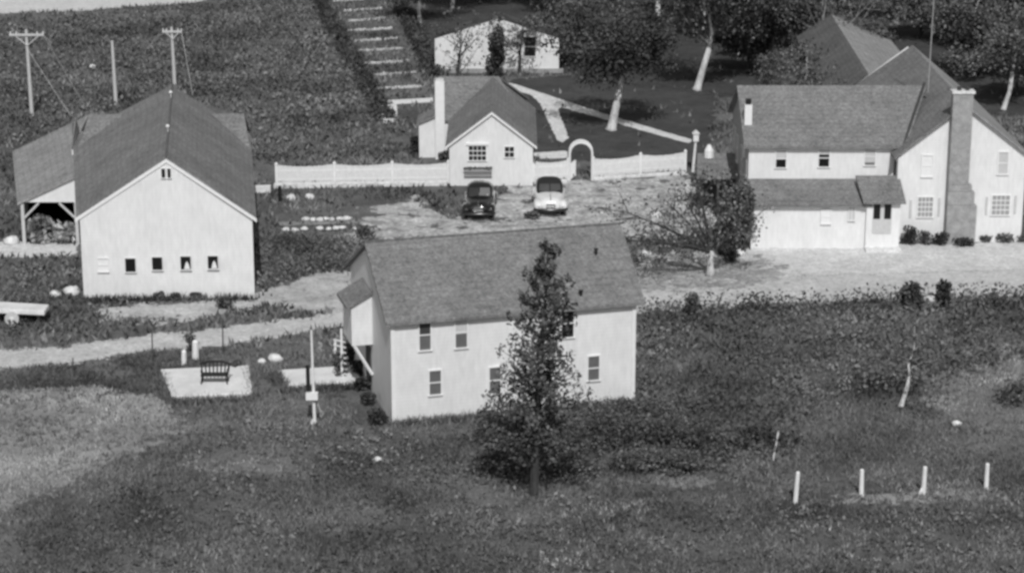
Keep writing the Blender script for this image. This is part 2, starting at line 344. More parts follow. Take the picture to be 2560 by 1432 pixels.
# lean-to on the left
lt = MB(); l0, l1, l2, l3 = Vector((-27.9, 123.7, 2.5)), Vector((-24.75, 123.7, 3.98)), Vector((-27.0, 137.5, 4.6)), Vector((-31.0, 136.8, 2.55))
lt.add([l0, Vector((-24.75, 123.7, 2.5)), l1, l0 + Vector((0, .12, 0)), Vector((-24.75, 123.82, 2.5)), l1 + Vector((0, .12, 0))], [(0, 1, 2), (5, 4, 3), (1, 0, 3, 4), (0, 2, 5, 3)])
lean = lt.build('lean_to', 'white', barn)
q = MB(); q.slab([l0 + Vector((-.2, -.12, -.02)), l1 + Vector((.3, -.12, .2)), l2 + Vector((.7, 0, .2)), l3 + Vector((-.2, 0, -.02))]); q.build('lean_to_roof', 'roof_pale', lean)
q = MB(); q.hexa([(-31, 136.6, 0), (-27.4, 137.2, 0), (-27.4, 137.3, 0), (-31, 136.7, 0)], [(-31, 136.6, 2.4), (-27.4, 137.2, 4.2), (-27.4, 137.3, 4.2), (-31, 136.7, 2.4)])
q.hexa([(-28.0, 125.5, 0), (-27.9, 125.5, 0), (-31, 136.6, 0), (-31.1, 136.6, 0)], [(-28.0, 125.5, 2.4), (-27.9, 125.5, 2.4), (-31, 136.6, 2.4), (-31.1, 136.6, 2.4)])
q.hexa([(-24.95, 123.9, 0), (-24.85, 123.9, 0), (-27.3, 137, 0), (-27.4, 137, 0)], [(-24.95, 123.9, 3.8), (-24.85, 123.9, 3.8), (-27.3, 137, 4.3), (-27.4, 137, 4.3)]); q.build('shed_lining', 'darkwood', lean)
for x in (-27.85, -24.8): MB().box((x, 123.76, 0), (.18, .18, 2.5)).build('post', 'palewood', lean)
for x, s in ((-27.75, 1), (-24.9, -1)): MB().tube([(x, 123.7, 1.6), (x + s * .85, 123.7, 2.45)], .07, 5).build('brace', 'palewood', lean)

# ------------------------------------------------------------------ two-storey house in the front
A = Vector((-5.29, 93.2, 0)); E = Vector((.960, .279, 0)); N = Vector((-.25, .968, 0)); UF = (E.x, E.y)
def H(u, v, z): return A + E * u + N * v + Vector((0, 0, z))
LH, DH, ZF, ZR = 11.3, 9.4, 4.72, 7.05
house = thing('house', H(5.6, 4.7, 0), 'white two-storey house with a long grey roof behind the pointed evergreen', 'house')
w = MB(); w.add([H(0, 0, 0), H(LH, 0, 0), H(LH, DH, 0), H(0, DH, 0), H(0, 0, ZF), H(LH, 0, ZF), H(LH, DH, ZF), H(0, DH, ZF), H(0, DH / 2, ZR - .1), H(LH, DH / 2, ZR - .1)],
    [(0, 1, 5, 4), (2, 3, 7, 6), (1, 2, 6, 9, 5), (3, 0, 4, 8, 7), (3, 2, 1, 0)]); w.build('wall', 'white', house)
rr = MB(); rr.slab([H(-.25, -.3, ZF - .02), H(LH + .35, -.3, ZF - .02), H(LH + .7, DH / 2, ZR), H(-.2, DH / 2, ZR)]); rr.slab([H(-.2, DH / 2, ZR), H(LH + .7, DH / 2, ZR), H(LH + .4, DH + .3, ZF - .02), H(-.25, DH + .3, ZF - .02)]); rr.build('roof', 'roof', house)
q = MB(); q.tube([H(-.2, DH / 2, ZR + .01), H(LH + .7, DH / 2, ZR + .01)], .06, 6); q.build('ridge_cap', 'roof_dark', house)
for px, py in ((1490, 636), (1452, 735)):
    p = at(px, py, 6.2 if py < 700 else 5.1); t_ = (p - A).dot(N) / (DH / 2); p.z = ZF + (ZR - ZF) * min(max(t_, 0), 1) - .05
    q = MB(); q.tube([p, p + Vector((0, 0, .22))], .06, 8); q.box((p.x, p.y, p.z + .22), (.2, .2, .05)); q.build('roof_vent', 'iron', house)
PF = (A.x, A.y)
for x0, y0, x1, y1, g, b in ((1047, 796, 1077, 877, 'glass_grey', (.5, 'shutter')), (1137, 789, 1168, 871, 'glass_grey', (.55, 'blind')), (1402, 770, 1435, 845, 'glass', None), (1072, 923, 1103, 988, 'glass_grey', None), (1222, 915, 1252, 985, 'glass_grey', None), (1468, 887, 1499, 952, 'glass_grey', None), (1352, 895, 1380, 950, 'glass', None)):
    winpx(house, PF, UF, x0, y0, x1, y1, panes=(1, 2), glass=g, blind=b, frame=.06)
for u_ in (.09, LH - .09): MB().box(H(u_, -.03, 0), (.18, .05, ZF - .2), UF).build('corner_board', 'trim', house)
# raised side bay with its own little roof on the left gable
a0, a1, bx = 4.1, 6.2, .98
q = MB(); q.hexa([H(-bx, a0, 2.4), H(-.01, a0, 2.4), H(-.01, a1, 2.4), H(-bx, a1, 2.4)], [H(-bx, a0, 4.35), H(-.01, a0, 4.85), H(-.01, a1, 4.85), H(-bx, a1, 4.35)])
ent = q.build('side_bay', 'white', house)
q = MB(); q.slab([H(-bx - .25, a0 - .15, 4.3), H(-.0, a0 - .15, 4.95), H(-.0, a1 + .2, 4.95), H(-bx - .25, a1 + .2, 4.3)]); q.build('bay_roof', 'roof', ent)
for v_ in (a0 + .08, a1 - .1): MB().tube([H(-bx + .1, v_, 2.42), H(-.05, v_, .95)], .08, 6).build('brace', 'trim', ent)
q = MB(); q.hexa([H(-.05, 4.6, .05), H(-.005, 4.6, .05), H(-.005, 5.7, .05), H(-.05, 5.7, .05)], [H(-.05, 4.6, 2.1), H(-.005, 4.6, 2.1), H(-.005, 5.7, 2.1), H(-.05, 5.7, 2.1)]); q.build('door', 'darkwood', house)

# ------------------------------------------------------------------ cottage behind the fence
YC = 138.2
cot = thing('cottage', (-1.3, 144, 0), 'small white cottage with steep front gable and tall white chimney', 'cottage')
w = MB(); x0, x1, xr, ze, zp, yb = -3.95, 1.32, -1.27, 2.75, 4.85, 150.0
w.add([(x0, YC, 0), (x1, YC, 0), (x1, yb, 0), (x0, yb, 0), (x0, YC, ze), (x1, YC, ze), (x1, yb, ze), (x0, yb, ze), (xr, YC, zp - .1), (xr, yb, zp - .1)], [(0, 1, 5, 8, 4), (2, 3, 7, 9, 6), (1, 2, 6, 5), (3, 0, 4, 7), (3, 2, 1, 0)])
w.add([(-4.9, 146.2, 0), (-3.95, 146.2, 0), (-3.95, 153, 0), (-4.9, 153, 0), (-4.9, 146.2, ze), (-3.95, 146.2, ze), (-3.95, 153, ze), (-4.9, 153, ze), (-4.9, 149.6, zp - .1), (-3.95, 149.6, zp - .1)], [(0, 1, 5, 4), (2, 3, 7, 6), (3, 0, 4, 8, 7), (1, 2, 6, 9, 5)])
w.build('wall', 'white', cot)
rr = MB(); rr.slab([Vector((x0 - .25, YC - .15, ze - .12)), Vector((xr, YC - .15, zp)), Vector((xr, yb, zp)), Vector((x0 - .25, yb, ze - .12))]); rr.slab([Vector((xr, YC - .15, zp)), Vector((x1 + .28, YC - .15, ze - .14)), Vector((x1 + .28, yb, ze - .14)), Vector((xr, yb, zp))])
rr.slab([Vector((-5.0, 146.0, ze - .1)), Vector((1.0, 146.0, ze - .1)), Vector((-.9, 149.6, zp + .02)), Vector((-5.0, 149.6, zp + .02))]); rr.slab([Vector((-5.0, 149.6, zp + .02)), Vector((-.9, 149.6, zp + .02)), Vector((1.2, 153.3, ze - .1)), Vector((-5.0, 153.3, ze - .1))])
rr.build('roof', 'roof_mid', cot)
q = MB()
for xe, s in ((x0, -1), (x1, 1)):
    p0 = Vector((xr, YC - .17, zp - .08)); p1 = Vector((xe + s * .25, YC - .17, ze - .2))
    q.hexa([p0 - Vector((0, 0, .16)), p0 + Vector((0, .02, -.16)), p1 + Vector((0, .02, -.16)), p1 - Vector((0, 0, .16))], [p0, p0 + Vector((0, .02, 0)), p1 + Vector((0, .02, 0)), p1])
q.build('rake_board', 'trim', cot)
q = MB(); q.box((-4.78, 146.0, 0), (.62, .5, 5.2)); ch = q.build('chimney', 'trim', cot); MB().box((-4.78, 146.0, 5.2), (.5, .4, .18)).build('chimney_cap', 'palestone', ch)
q = MB(); q.hexa([(-6.2, 146.3, 0), (-5.1, 146.3, 0), (-5.1, 149, 0), (-6.2, 149, 0)], [(-6.2, 146.3, 2.3), (-5.1, 146.3, 2.75), (-5.1, 149, 2.75), (-6.2, 149, 2.3)]); an = q.build('side_shed', 'white', cot)
MB().slab([Vector((-6.35, 146.15, 2.32)), Vector((-5.1, 146.15, 2.86)), Vector((-5.1, 149.1, 2.86)), Vector((-6.35, 149.1, 2.32))], .1).build('shed_roof', 'roof_mid', an)
winpx(cot, (0, YC), UX, 1171, 364, 1216, 402, panes=(4, 3), frame=.06, name='wide_window', head='trim')
winpx(cot, (0, YC), UX, 1261, 366, 1286, 394, panes=(2, 2), frame=.06)
a, b = onwall(1160, 424, (0, YC), UX), onwall(1230, 415, (0, YC), UX)
q = MB(); q.box(((a.x + b.x) / 2, YC - .12, a.z - .1), (b.x - a.x, .22, .16)); q.box(((a.x + b.x) / 2, YC - .1, a.z - .42), (b.x - a.x, .12, .1)); q.build('window_box', 'greywall', cot)
rs = np.random.RandomState(5); n_ = 160
mesh_np('box_plants', leaves(np.stack([a.x + (b.x - a.x) * rs.random(n_), YC - .14 + .08 * rs.normal(size=n_), a.z + .1 + .06 * rs.random(n_)], 1), .13, rs), 4, 'leaf_mid', cot)

# ------------------------------------------------------------------ farmhouse on the right
fh = thing('farmhouse', (19, 130, 0), 'large white L-shaped farmhouse with a stone chimney up its gable', 'farmhouse')
XL, XM, Y1, Y0, YK, ZU, ZK, YBk = 13.55, 22.2, 125.3, 122.85, 130.1, 5.5, 8.0, 135.0
w = MB(); w.add([(XL, Y1, 0), (XM, Y1, 0), (XM, YBk, 0), (XL, YBk, 0), (XL, Y1, ZU), (XM, Y1, ZU), (XM, YBk, ZU), (XL, YBk, ZU), (XL, YK, ZK - .1), (XM, YK, ZK - .1)], [(0, 1, 5, 4), (2, 3, 7, 6), (1, 2, 6, 9, 5)])
w.build('wall', 'white', fh)
q = MB(); q.add([(XL, Y1, 0), (XL, YBk, 0), (XL, YBk, ZU), (XL, YK, ZK - .1), (XL, Y1, ZU)], [(4, 3, 2, 1, 0)]); q.build('shaded_end_wall', 'greywall', fh)  # shade on this white end wall is put into its grey colour
rr = MB(); rr.slab([Vector((XL - .3, Y1 - .3, ZU - .05)), Vector((XM + .3, Y1 - .3, ZU - .05)), Vector((XM + 2.2, YK, ZK)), Vector((XL - .3, YK, ZK))]); rr.slab([Vector((XL - .3, YK, ZK)), Vector((XM + 2.2, YK, ZK)), Vector((XM + 2.2, YBk + .3, ZU - .05)), Vector((XL - .3, YBk + .3, ZU - .05))]); rr.build('roof', 'roof', fh)
# ground-floor part under its own low roof
q = MB(); wallbox(q, [(XL, Y0), (XM - .3, Y0 + .05), (XM - .3, Y1 - .01), (XL, Y1 - .01)], [2.7, 2.7, 3.35, 3.35]); lo = q.build('front_room', 'white', fh)
MB().slab([Vector((XL - .25, Y0 - .3, 2.62)), Vector((20.3, Y0 - .3, 2.62)), Vector((20.3, Y1 - .02, 3.5)), Vector((XL - .25, Y1 - .02, 3.5))], .1).build('front_room_roof', 'roof_mid', lo)
# entry porch roof and door
q = MB(); q.box((20.95, 122.75, 0), (1.9, .3, 2.85)); ent = q.build('entry', 'white', fh)
MB().slab([Vector((19.75, 122.3, 2.85)), Vector((22.15, 122.3, 2.85)), Vector((22.1, 124.6, 3.85)), Vector((19.6, 124.6, 3.85))], .12).build('entry_roof', 'roof_mid', ent)
PD = (20.9, 122.585)
dr = MB(); a, b = onwall(2180, 584, PD, UX), onwall(2231, 498, PD, UX); dr.box(((a.x + b.x) / 2, 122.585, a.z), (b.x - a.x, .04, b.z - a.z)); door = dr.build('door', 'blind', fh)
for x0_, x1_ in ((2183, 2202), (2210, 2229)):
    c0_, c1_ = onwall(x0_, 547, PD, UX), onwall(x1_, 500, PD, UX); MB().box(((c0_.x + c1_.x) / 2, 122.555, c0_.z), (c1_.x - c0_.x, .02, c1_.z - c0_.z)).build('door_glass', 'glass', door)
MB().box((20.95, 122.3, 0), (2.0, .8, .18)).build('doorstep', 'palestone', ent)
PU = (0, Y1)
for x0_, y0_, x1_, y1_, g, bl_, hd in ((1938, 374, 1967, 420, 'glass', (.5, 'blind'), 'greywall'), (2045, 372, 2075, 418, 'glass', (.3, 'blind'), 'greywall'), (2160, 368, 2190, 414, 'glass_grey', (.85, 'blind'), 'blind')):
    winpx(fh, PU, UX, x0_, y0_, x1_, y1_, panes=(1, 2), glass=g, blind=bl_, frame=.06, head=hd)
PG = (0, Y0)
winpx(fh, PG, UX, 2052, 524, 2078, 560, panes=(1, 2), glass='blind_white', frame=.05)
winpx(fh, PG, UX, 2120, 512, 2139, 552, panes=(2, 1), glass='blind', frame=.04, name='narrow_window')
# right wing
XA, XB, XK, YG, ZW, ZWK, YW = 21.95, 29.2, 25.55, 124.3, 5.25, 8.1, 143.3
w = MB(); w.add([(XA, YG, 0), (XB, YG, 0), (XB, YW, 0), (XA, YW, 0), (XA, YG, ZW), (XB, YG, ZW), (XB, YW, ZW), (XA, YW, ZW), (XK, YG, ZWK - .1), (XK, YW, ZWK - .1)], [(0, 1, 5, 8, 4), (2, 3, 7, 9, 6), (1, 2, 6, 5), (3, 0, 4, 7), (3, 2, 1, 0)]); wing = w.build('gable_wing', 'white', fh)
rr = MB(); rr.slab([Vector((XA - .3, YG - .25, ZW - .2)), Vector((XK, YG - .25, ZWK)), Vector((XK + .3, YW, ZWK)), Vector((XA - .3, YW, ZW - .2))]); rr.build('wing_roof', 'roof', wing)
rr = MB(); rr.slab([Vector((XK, YG - .25, ZWK)), Vector((XB + .35, YG - .25, ZW - .22)), Vector((XB + .35, YW, ZW - .22)), Vector((XK + .3, YW, ZWK))]); rr.build('wing_roof', 'roof_pale', wing)  # right slope in paler shingles: the sun on it is painted in
q = MB(); q.tube([(XA + .05, YG + .02, ZW - .25), (XM + 2.1, YK, ZK + .12)], .09, 5); q.build('rake_shadow_line', 'shutter', fh)  # dark tube drawn as the wing roof's rake edge plus its overhang shadow
PW = (0, YG)
for x0_, y0_, x1_, y1_, pn, g in ((2303, 388, 2333, 442, (1, 2), 'blind_white'), (2493, 380, 2522, 436, (1, 2), 'blind'), ):
    winpx(wing, PW, UX, x0_, y0_, x1_, y1_, panes=pn, glass=g, frame=.07)
for x0_, x1_, y0_, y1_ in ((2292, 2334, 492, 543), (2477, 2526, 488, 538)):
    winpx(wing, PW, UX, x0_, y0_, x1_, y1_, panes=(4, 4), glass='greywall', frame=.06, name='many_paned_window')
for x_, y_ in ((2276, 500), (2347, 495), (2466, 492), (2538, 489)):
    a, b = onwall(x_ - 4, y_ + 44, PW, UX), onwall(x_ + 4, y_, PW, UX); MB().box(((a.x + b.x) / 2, YG - .03, a.z), (b.x - a.x, .05, b.z - a.z)).build('shutter', 'blind', wing)
MB().box((XA - .03, YG + .9, 3.3), (.06, .8, 1.3)).build('shutter', 'shutter', wing)
q = MB(); yc = YG - .3
for z0, z1, xa, xb in ((0, 2.3, 24.75, 26.45), (2.3, 3.1, 24.75, 26.28), (3.1, 3.5, 24.75, 26.1), (3.5, 8.75, 24.75, 25.9)): q.box(((xa + xb) / 2, yc, z0), (xb - xa, .62, z1 - z0))
chm = q.build('chimney', 'stone', fh, bevel=.04)
MB().box((25.33, yc, 8.75), (1.3, .75, .14)).build('chimney_cap', 'palestone', chm)
for dx in (-.2, .25): MB().tube([(25.33 + dx, yc, 8.85), (25.33 + dx, yc, 9.1)], .12, 8).build('flue_pot', 'darkwood', chm)
q = MB(); q.tube([(24.5, YK - .1, 7.6), (24.62, YK, 15.5)], [.045, .025], 6); q.build('antenna_mast', 'greywall', fh)
# slim white chimney, shutters and little side porch at the left end
q = MB(); q.box((13.62, 127.0, 4.4), (.42, .5, 3.1)); c2 = q.build('slim_chimney', 'trim', fh); MB().box((13.62, 127.0, 7.5), (.3, .36, .3)).build('chimney_cap', 'iron', c2)
for y_, z_ in ((126.2, 4.3), (128.9, 3.8), (131.6, 3.9), (133.5, 4.0)):
    win(fh, (XL, y_, z_), (0, -1), .75, 1.6, panes=(1, 2), frame=.05)
q = MB(); q.slab([Vector((11.0, 130.0, 2.5)), Vector((13.5, 130.0, 2.5)), Vector((13.5, 132.9, 3.3)), Vector((11.25, 132.9, 3.3))]); sp = q.build('side_porch_roof', 'roof', fh)
for x_, y_ in ((11.2, 130.2), (12.3, 130.2), (13.3, 130.2), (11.3, 132.6)): MB().box((x_, y_, 0), (.14, .14, 2.45)).build('porch_post', 'darkwood', sp)
MB().box((12.4, 132.8, 0), (2.2, .08, 2.5)).build('porch_back', 'darkwood', sp)
q = MB(); q.tube([(11.9, 132.3, 3.15), (11.9, 132.3, 3.6), (11.9, 132.3, 3.95)], [.3, .28, .1], 8); q.build('roof_cowl', 'trim', sp)

# ------------------------------------------------------------------ white gabled building and grey-roofed building in the trees
YT = 177.0
fb = thing('outbuilding', (-1, 180, 0), 'low white gabled building half hidden by dark trees beyond the cottage', 'building')
w = MB(); a0, a1, ar, ez, pz, yb2 = -6.15, 3.75, -1.1, 2.85, 4.5, 179.6
w.add([(a0, YT, 0), (a1, YT, 0), (a1, yb2, 0), (a0, yb2, 0), (a0, YT, ez), (a1, YT, ez), (a1, yb2, ez), (a0, yb2, ez), (ar, YT, pz - .08), (ar, yb2, pz - .08)], [(0, 1, 5, 8, 4), (2, 3, 7, 9, 6), (1, 2, 6, 5), (3, 0, 4, 7)]); w.build('wall', 'white', fb)
rr = MB(); rr.slab([Vector((a0 - .2, YT - .05, ez - .05)), Vector((ar, YT - .05, pz)), Vector((ar, yb2, pz)), Vector((a0 - .2, yb2, ez - .05))], .08); rr.slab([Vector((ar, YT - .05, pz)), Vector((a1 + .2, YT - .05, ez - .05)), Vector((a1 + .2, yb2, ez - .05)), Vector((ar, yb2, pz))], .08); rr.build('roof', 'leaf_black', fb)
MB().box((-.9, YT - .04, 0), (10, .1, .0 + .35)).build('plinth', 'stone', fb)
winpx(fb, (0, YT), UX, 1310, 92, 1340, 142, panes=(1, 2), frame=.05); winpx(fb, (0, YT), UX, 1232, 88, 1262, 150, panes=(1, 2), frame=.05)
gb = thing('grey_roofed_house', (27, 164, 0), 'house among the trees showing only its long grey roof', 'house')
q = MB(); q.add([(21.3, 145, 0), (27.8, 145, 0), (28.4, 168.8, 0), (21.9, 168.8, 0), (21.3, 145, 4.3), (27.8, 145, 4), (28.4, 168.8, 4), (21.9, 168.8, 4.3), (23.3, 145, 5.8), (24.2, 168.8, 5.8)], [(0, 1, 5, 8, 4), (2, 3, 7, 9, 6), (1, 2, 6, 5), (3, 0, 4, 7)]); q.build('wall', 'greywall', gb)
MB().slab([Vector((23.3, 144.8, 6)), Vector((28.2, 144.8, 3.95)), Vector((28.9, 169, 3.95)), Vector((24.2, 169, 6))]).build('roof', 'roof_pale', gb)  # sunlit slope: its brightness is put into the paler shingles
MB().slab([Vector((20.9, 144.8, 4.25)), Vector((23.3, 144.8, 6)), Vector((24.2, 169, 6)), Vector((21.6, 169, 4.25))]).build('rear_roof', 'roof_dark', gb)  # left slope coloured darker to read as turned from the sun


# ------------------------------------------------------------------ picket fences, arbour, low walls
def pickets(name, pts, label, h, hp, group=None, postat=()):
    t = thing(name, pts[0], label, 'fence', group); pk = MB(); rl = MB()
    for (p, q_) in zip(pts[:-1], pts[1:]):
        d = q_ - p; L = d.length; u = (d.x / L, d.y / L); n = max(int(L / .115), 1)
        for i in range(n):
            s = (i + .5) / n; hh = h + (hp - h) * (2 * s - 1) ** 2 * .8
            c = p + d * s; pk.box((c.x, c.y, .12), (.1, .025, hh - .12 + R.uniform(-.012, .012)), u)
        for z in (.35, h - .3): c = (p + q_) / 2; rl.box((c.x - u[1] * -.03, c.y + u[0] * .03, z), (L, .04, .09), u)
    pk.build('pickets', 'picket', t); rl.build('rail', 'picket', t)
    for p in pts:
        m = MB(); m.box((p.x, p.y, 0), (.16, .16, hp)); m.add([(p.x - .11, p.y - .11, hp), (p.x + .11, p.y - .11, hp), (p.x + .11, p.y + .11, hp), (p.x - .11, p.y + .11, hp), (p.x, p.y, hp + .14)], [(0, 1, 4), (1, 2, 4), (2, 3, 4), (3, 0, 4)]); m.build('fence_post', 'picket', t)
    return t
V2 = lambda x, y: Vector((x, y, 0))
pickets('picket_fence', [V2(-14.9, 138.2), V2(-11.25, 138.45), V2(-7.6, 138.7), V2(-4.05, 138.9)], 'long white picket fence with dipping top, left of the cottage', 1.22, 1.4, 'white picket fences')
pickets('picket_fence', [V2(1.4, 139.3), V2(3.6, 139.75)], 'short white picket fence between the cottage and the arbour', 1.2, 1.38, 'white picket fences')
pickets('picket_fence', [V2(5.2, 140.05), V2(8.3, 141.2), V2(11.25, 142.05)], 'white picket fence right of the arbour, a dark vine hanging over it', 1.2, 1.38, 'white picket fences')
kb = thing('low_wall', (-9, 137.6, 0), 'low white curb wall running along the foot of the left picket fence', 'wall')
q = MB(); q.hexa([(-15.0, 137.3, 0), (-4.1, 138.05, 0), (-4.1, 138.4, 0), (-15, 137.7, 0)], [(-15.0, 137.3, .32), (-4.1, 138.05, .32), (-4.1, 138.4, .32), (-15, 137.7, .32)]); q.build('wall_course', 'palestone', kb, bevel=.04)
kb = thing('low_wall', (2.5, 139.0, 0), 'low pale stone curb below the fences beside the arbour', 'wall')
q = MB(); q.hexa([(1.4, 138.6, 0), (3.5, 139.0, 0), (3.5, 139.25, 0), (1.4, 138.9, 0)], [(1.4, 138.6, .2), (3.5, 139.0, .2), (3.5, 139.25, .2), (1.4, 138.9, .2)])
q.hexa([(5.2, 139.5, 0), (11.2, 141.3, 0), (11.2, 141.6, 0), (5.2, 139.8, 0)], [(5.2, 139.5, .2), (11.2, 141.3, .2), (11.2, 141.6, .2), (5.2, 139.8, .2)]); q.build('wall_course', 'palestone', kb, bevel=.03)
kb = thing('low_wall', (-15.6, 136.5, 0), 'low white block wall between the barn and the picket fence', 'wall')
MB().hexa([(-16.6, 136.1, 0), (-15.1, 136.3, 0), (-15.1, 136.6, 0), (-16.6, 136.4, 0)], [(-16.6, 136.1, .45), (-15.1, 136.3, .45), (-15.1, 136.6, .45), (-16.6, 136.4, .45)]).build('wall_course', 'concrete', kb, bevel=.03)
ab = thing('arbour', (4.4, 139.9, 0), 'white round-topped garden arbour over the gateway in the picket fence', 'arbour')
for y in (139.6, 140.3):
    q = MB(); pts = [(3.68, y, 0), (3.68, y, 1.75)] + [(4.4 - .72 * math.cos(a), y + .02, 1.75 + .72 * math.sin(a)) for a in [math.pi * i / 10 for i in range(1, 10)]] + [(5.12, y, 1.75), (5.12, y, 0)]
    q.tube(pts, .075, 6); q.build('arch', 'post', ab)
q = MB()
for a in [math.pi * i / 12 for i in range(0, 13)]: q.box((4.4 - .72 * math.cos(a), 139.95, 1.75 + .72 * math.sin(a)), (.07, .7, .05))
for z in (.4, .8, 1.2, 1.6):
    for x in (3.68, 5.12): q.box((x, 139.95, z), (.05, .7, .06))
q.build('lattice', 'post', ab)
q = MB(); p0 = Vector((3.72, 139.6, 0))
for i in range(8): q.box((3.78 + i * .04, 139.75 + i * .13, .1), (.1, .1, 1.0))
q.box((3.9, 140.2, .3), (.08, 1.0, .08), (.95, .3)); q.build('gate', 'post', ab)
bp = thing('birdhouse_post', at(1732, 430), 'white birdhouse on a post at the right end of the picket fence', 'birdhouse')
p = at(1732, 430); MB().tube([p, p + Vector((.15, 0, 2.1))], [.1, .08], 7).build('post', 'post', bp)
q = MB(); q.box(p + Vector((.15, 0, 2.05)), (.34, .34, .5)); q.add([p + Vector((.15 + a, b, 2.55 + c)) for a, b, c in ((-.24, -.24, 0), (.24, -.24, 0), (.24, .24, 0), (-.24, .24, 0), (0, -.24, .22), (0, .24, .22))], [(0, 1, 4), (2, 3, 5), (1, 2, 5, 4), (3, 0, 4, 5), (3, 2, 1, 0)]); q.build('nest_box', 'post', bp)

# ------------------------------------------------------------------ cars (1940s sedans facing the camera)
def ring(y, hw, z0, z1, p=2.6, x=0, n=18):
    out = []; zc, hh = (z0 + z1) / 2, (z1 - z0) / 2
    for j in range(n):
        a = 2 * math.pi * j / n; c, s = math.cos(a), math.sin(a)
        out.append(Vector((x + hw * math.copysign(abs(c) ** (2 / p), c), y, zc + hh * math.copysign(abs(s) ** (2 / p), s))))
    return out
def car(loc, rz, paint, top, label, soft):
    t = thing('parked_car', (0, 0, 0), label, 'car', 'cars parked in front of the picket fence')
    b = MB(); b.loft([ring(y, hw, .3, z1, 3.2) for y, hw, z1 in ((.25, .42, .72), (.32, .5, .92), (.8, .58, 1.0), (1.4, .72, 1.06), (1.75, .84, 1.1), (2.6, .88, 1.12), (3.6, .86, 1.1), (4.3, .72, .98), (4.75, .5, .74))])
    b.loft([ring(y, .6, .34, z1, 3) for y, z1 in ((.4, .6), (.7, .78), (1.9, .8), (4.5, .6))])
    b.build('body', paint, t, True)
    for s in (-1, 1):
        f = MB(); f.loft([ring(y, hw, z0, z1, 2.4, s * .7) for y, hw, z0, z1 in ((.12, .12, .5, .68), (.2, .22, .38, .82), (.55, .27, .34, .9), (1.0, .27, .36, .88), (1.5, .22, .34, .78), (2.1, .14, .32, .6))]); f.build('front_fender', paint, t, True)
        f = MB(); f.loft([ring(y, hw, .34, z1, 2.4, s * .74) for y, hw, z1 in ((3.1, .1, .55), (3.5, .2, .8), (4.0, .23, .86), (4.5, .2, .74), (4.85, .1, .55))]); f.build('rear_fender', paint, t, True)
        h = MB(); h.loft([ring(y, r, .66 - r, .66 + r, 2, s * .68) for y, r in ((.08, .04), (.1, .085), (.2, .095))]); h.build('headlight', 'chromegrey' if not soft else 'lens', t, True)
    c = MB(); c.loft([ring(y, hw, .9, z1, 2.8) for y, hw, z1 in ((1.72, .7, 1.08), (1.95, .76, 1.36), (2.2, .76, 1.6), (2.6, .74, 1.7), (3.2, .72, 1.68), (3.7, .66, 1.5), (4.15, .52, 1.12))]); c.build('cabin', top, t, True)
    g = MB()
    for s in (-1, 1):
        g.add([(s * .03, 1.70, 1.12), (s * .64, 1.80, 1.12), (s * .58, 2.06, 1.5), (s * .03, 1.98, 1.52)], [(0, 1, 2, 3) if s > 0 else (3, 2, 1, 0)])
    g.build('windshield', 'glass', t)
    for s in (-1, 1):
        g = MB(); g.add([(s * .785, 2.1, 1.15), (s * .765, 3.45, 1.15), (s * .7, 3.3, 1.48), (s * .735, 2.3, 1.48)], [(0, 1, 2, 3) if s > 0 else (3, 2, 1, 0)]); g.build('side_window', 'glass', t)
    q = MB()
    for z in (.5, .58, .66, .74): q.box((0, .22, z), (.6 - abs(z - .62), .05, .035))
    q.build('grille', 'chrome', t)
    q = MB(); q.tube([(-.92, .2, .46), (-.8, .02, .46), (0, -.06, .46), (.8, .02, .46), (.92, .2, .46)], .085, 8); q.build('front_bumper', 'chromegrey', t, True)
    q = MB(); q.tube([(-.85, 4.75, .46), (0, 4.95, .46), (.85, 4.75, .46)], .07, 8); q.build('rear_bumper', 'chromegrey', t, True)
    q = MB(); q.tube([(0, .3, .93), (0, .42, 1.0), (0, 1.4, 1.09)], [.02, .03, .012], 6); q.build('hood_ornament', 'chrome', t)
    for sx in (-1, 1):
        for y in (.95, 4.0):
            q = MB(); q.tube([(sx * .62, y, .33), (sx * .8, y, .33)], .33, 16); wl = q.build('wheel', 'tyre', t); MB().tube([(sx * .8, y, .33), (sx * .815, y, .33)], .17, 12).build('hubcap', 'chrome', wl)
    t.location = loc; t.rotation_euler = (0, 0, rz); t.scale = (1.05, 1.05, 1.05)
    return t
car((-2.02, 128.95, 0), -.03, 'black', 'black', 'black rounded sedan parked nose-out in front of the cottage', False)
car((2.33, 129.95, 0), .02, 'cream', 'canvas', 'pale sedan with a dark top parked nose-out below the arbour', True)

# ------------------------------------------------------------------ poles, posts, slabs and small things
def utility_pole(b, h, arm, label, braces, guy, arms=True):
    t = thing('utility_pole', b, label, 'utility pole', 'utility poles behind the barn')
    MB().tube([b, b + Vector((-.06, 0, h))], [.15, .1], 7).build('pole', 'palewood', t)
    if arms:
        MB().box(b + Vector((-.02, -.12, h - .42)), (arm, .12, .15)).build('crossarm', 'palewood', t)
        for s in (-1, 1):
            if braces: MB().tube([b + Vector((s * arm * .36, -.12, h - .38)), b + Vector((0, -.12, h - .38 - braces))], .045, 5).build('brace', 'palewood', t)
            for k in (.47, .3):
                q = MB(); q.tube([b + Vector((s * arm * k, -.12, h - .28)), b + Vector((s * arm * k, -.12, h - .1))], [.05, .04], 6); q.build('insulator', 'trim', t)
    for g in guy:
        q = MB(); a_ = b + Vector((g[0], 0, h - .45)); q.tube([a_, g[1]], .018, 4); q.build('guy_wire', 'blind', t)
utility_pole(at(80, 290), 6.3, 2.5, 'tall pale utility pole with wide crossarm, leftmost of the three behind the barn', .75, [(1.2, at(215, 270)), (-.6, at(178, 292))])
utility_pole(at(290, 262), 4.8, 1.0, 'bare thin utility pole without crossarm behind the lean-to', 0, [], False)
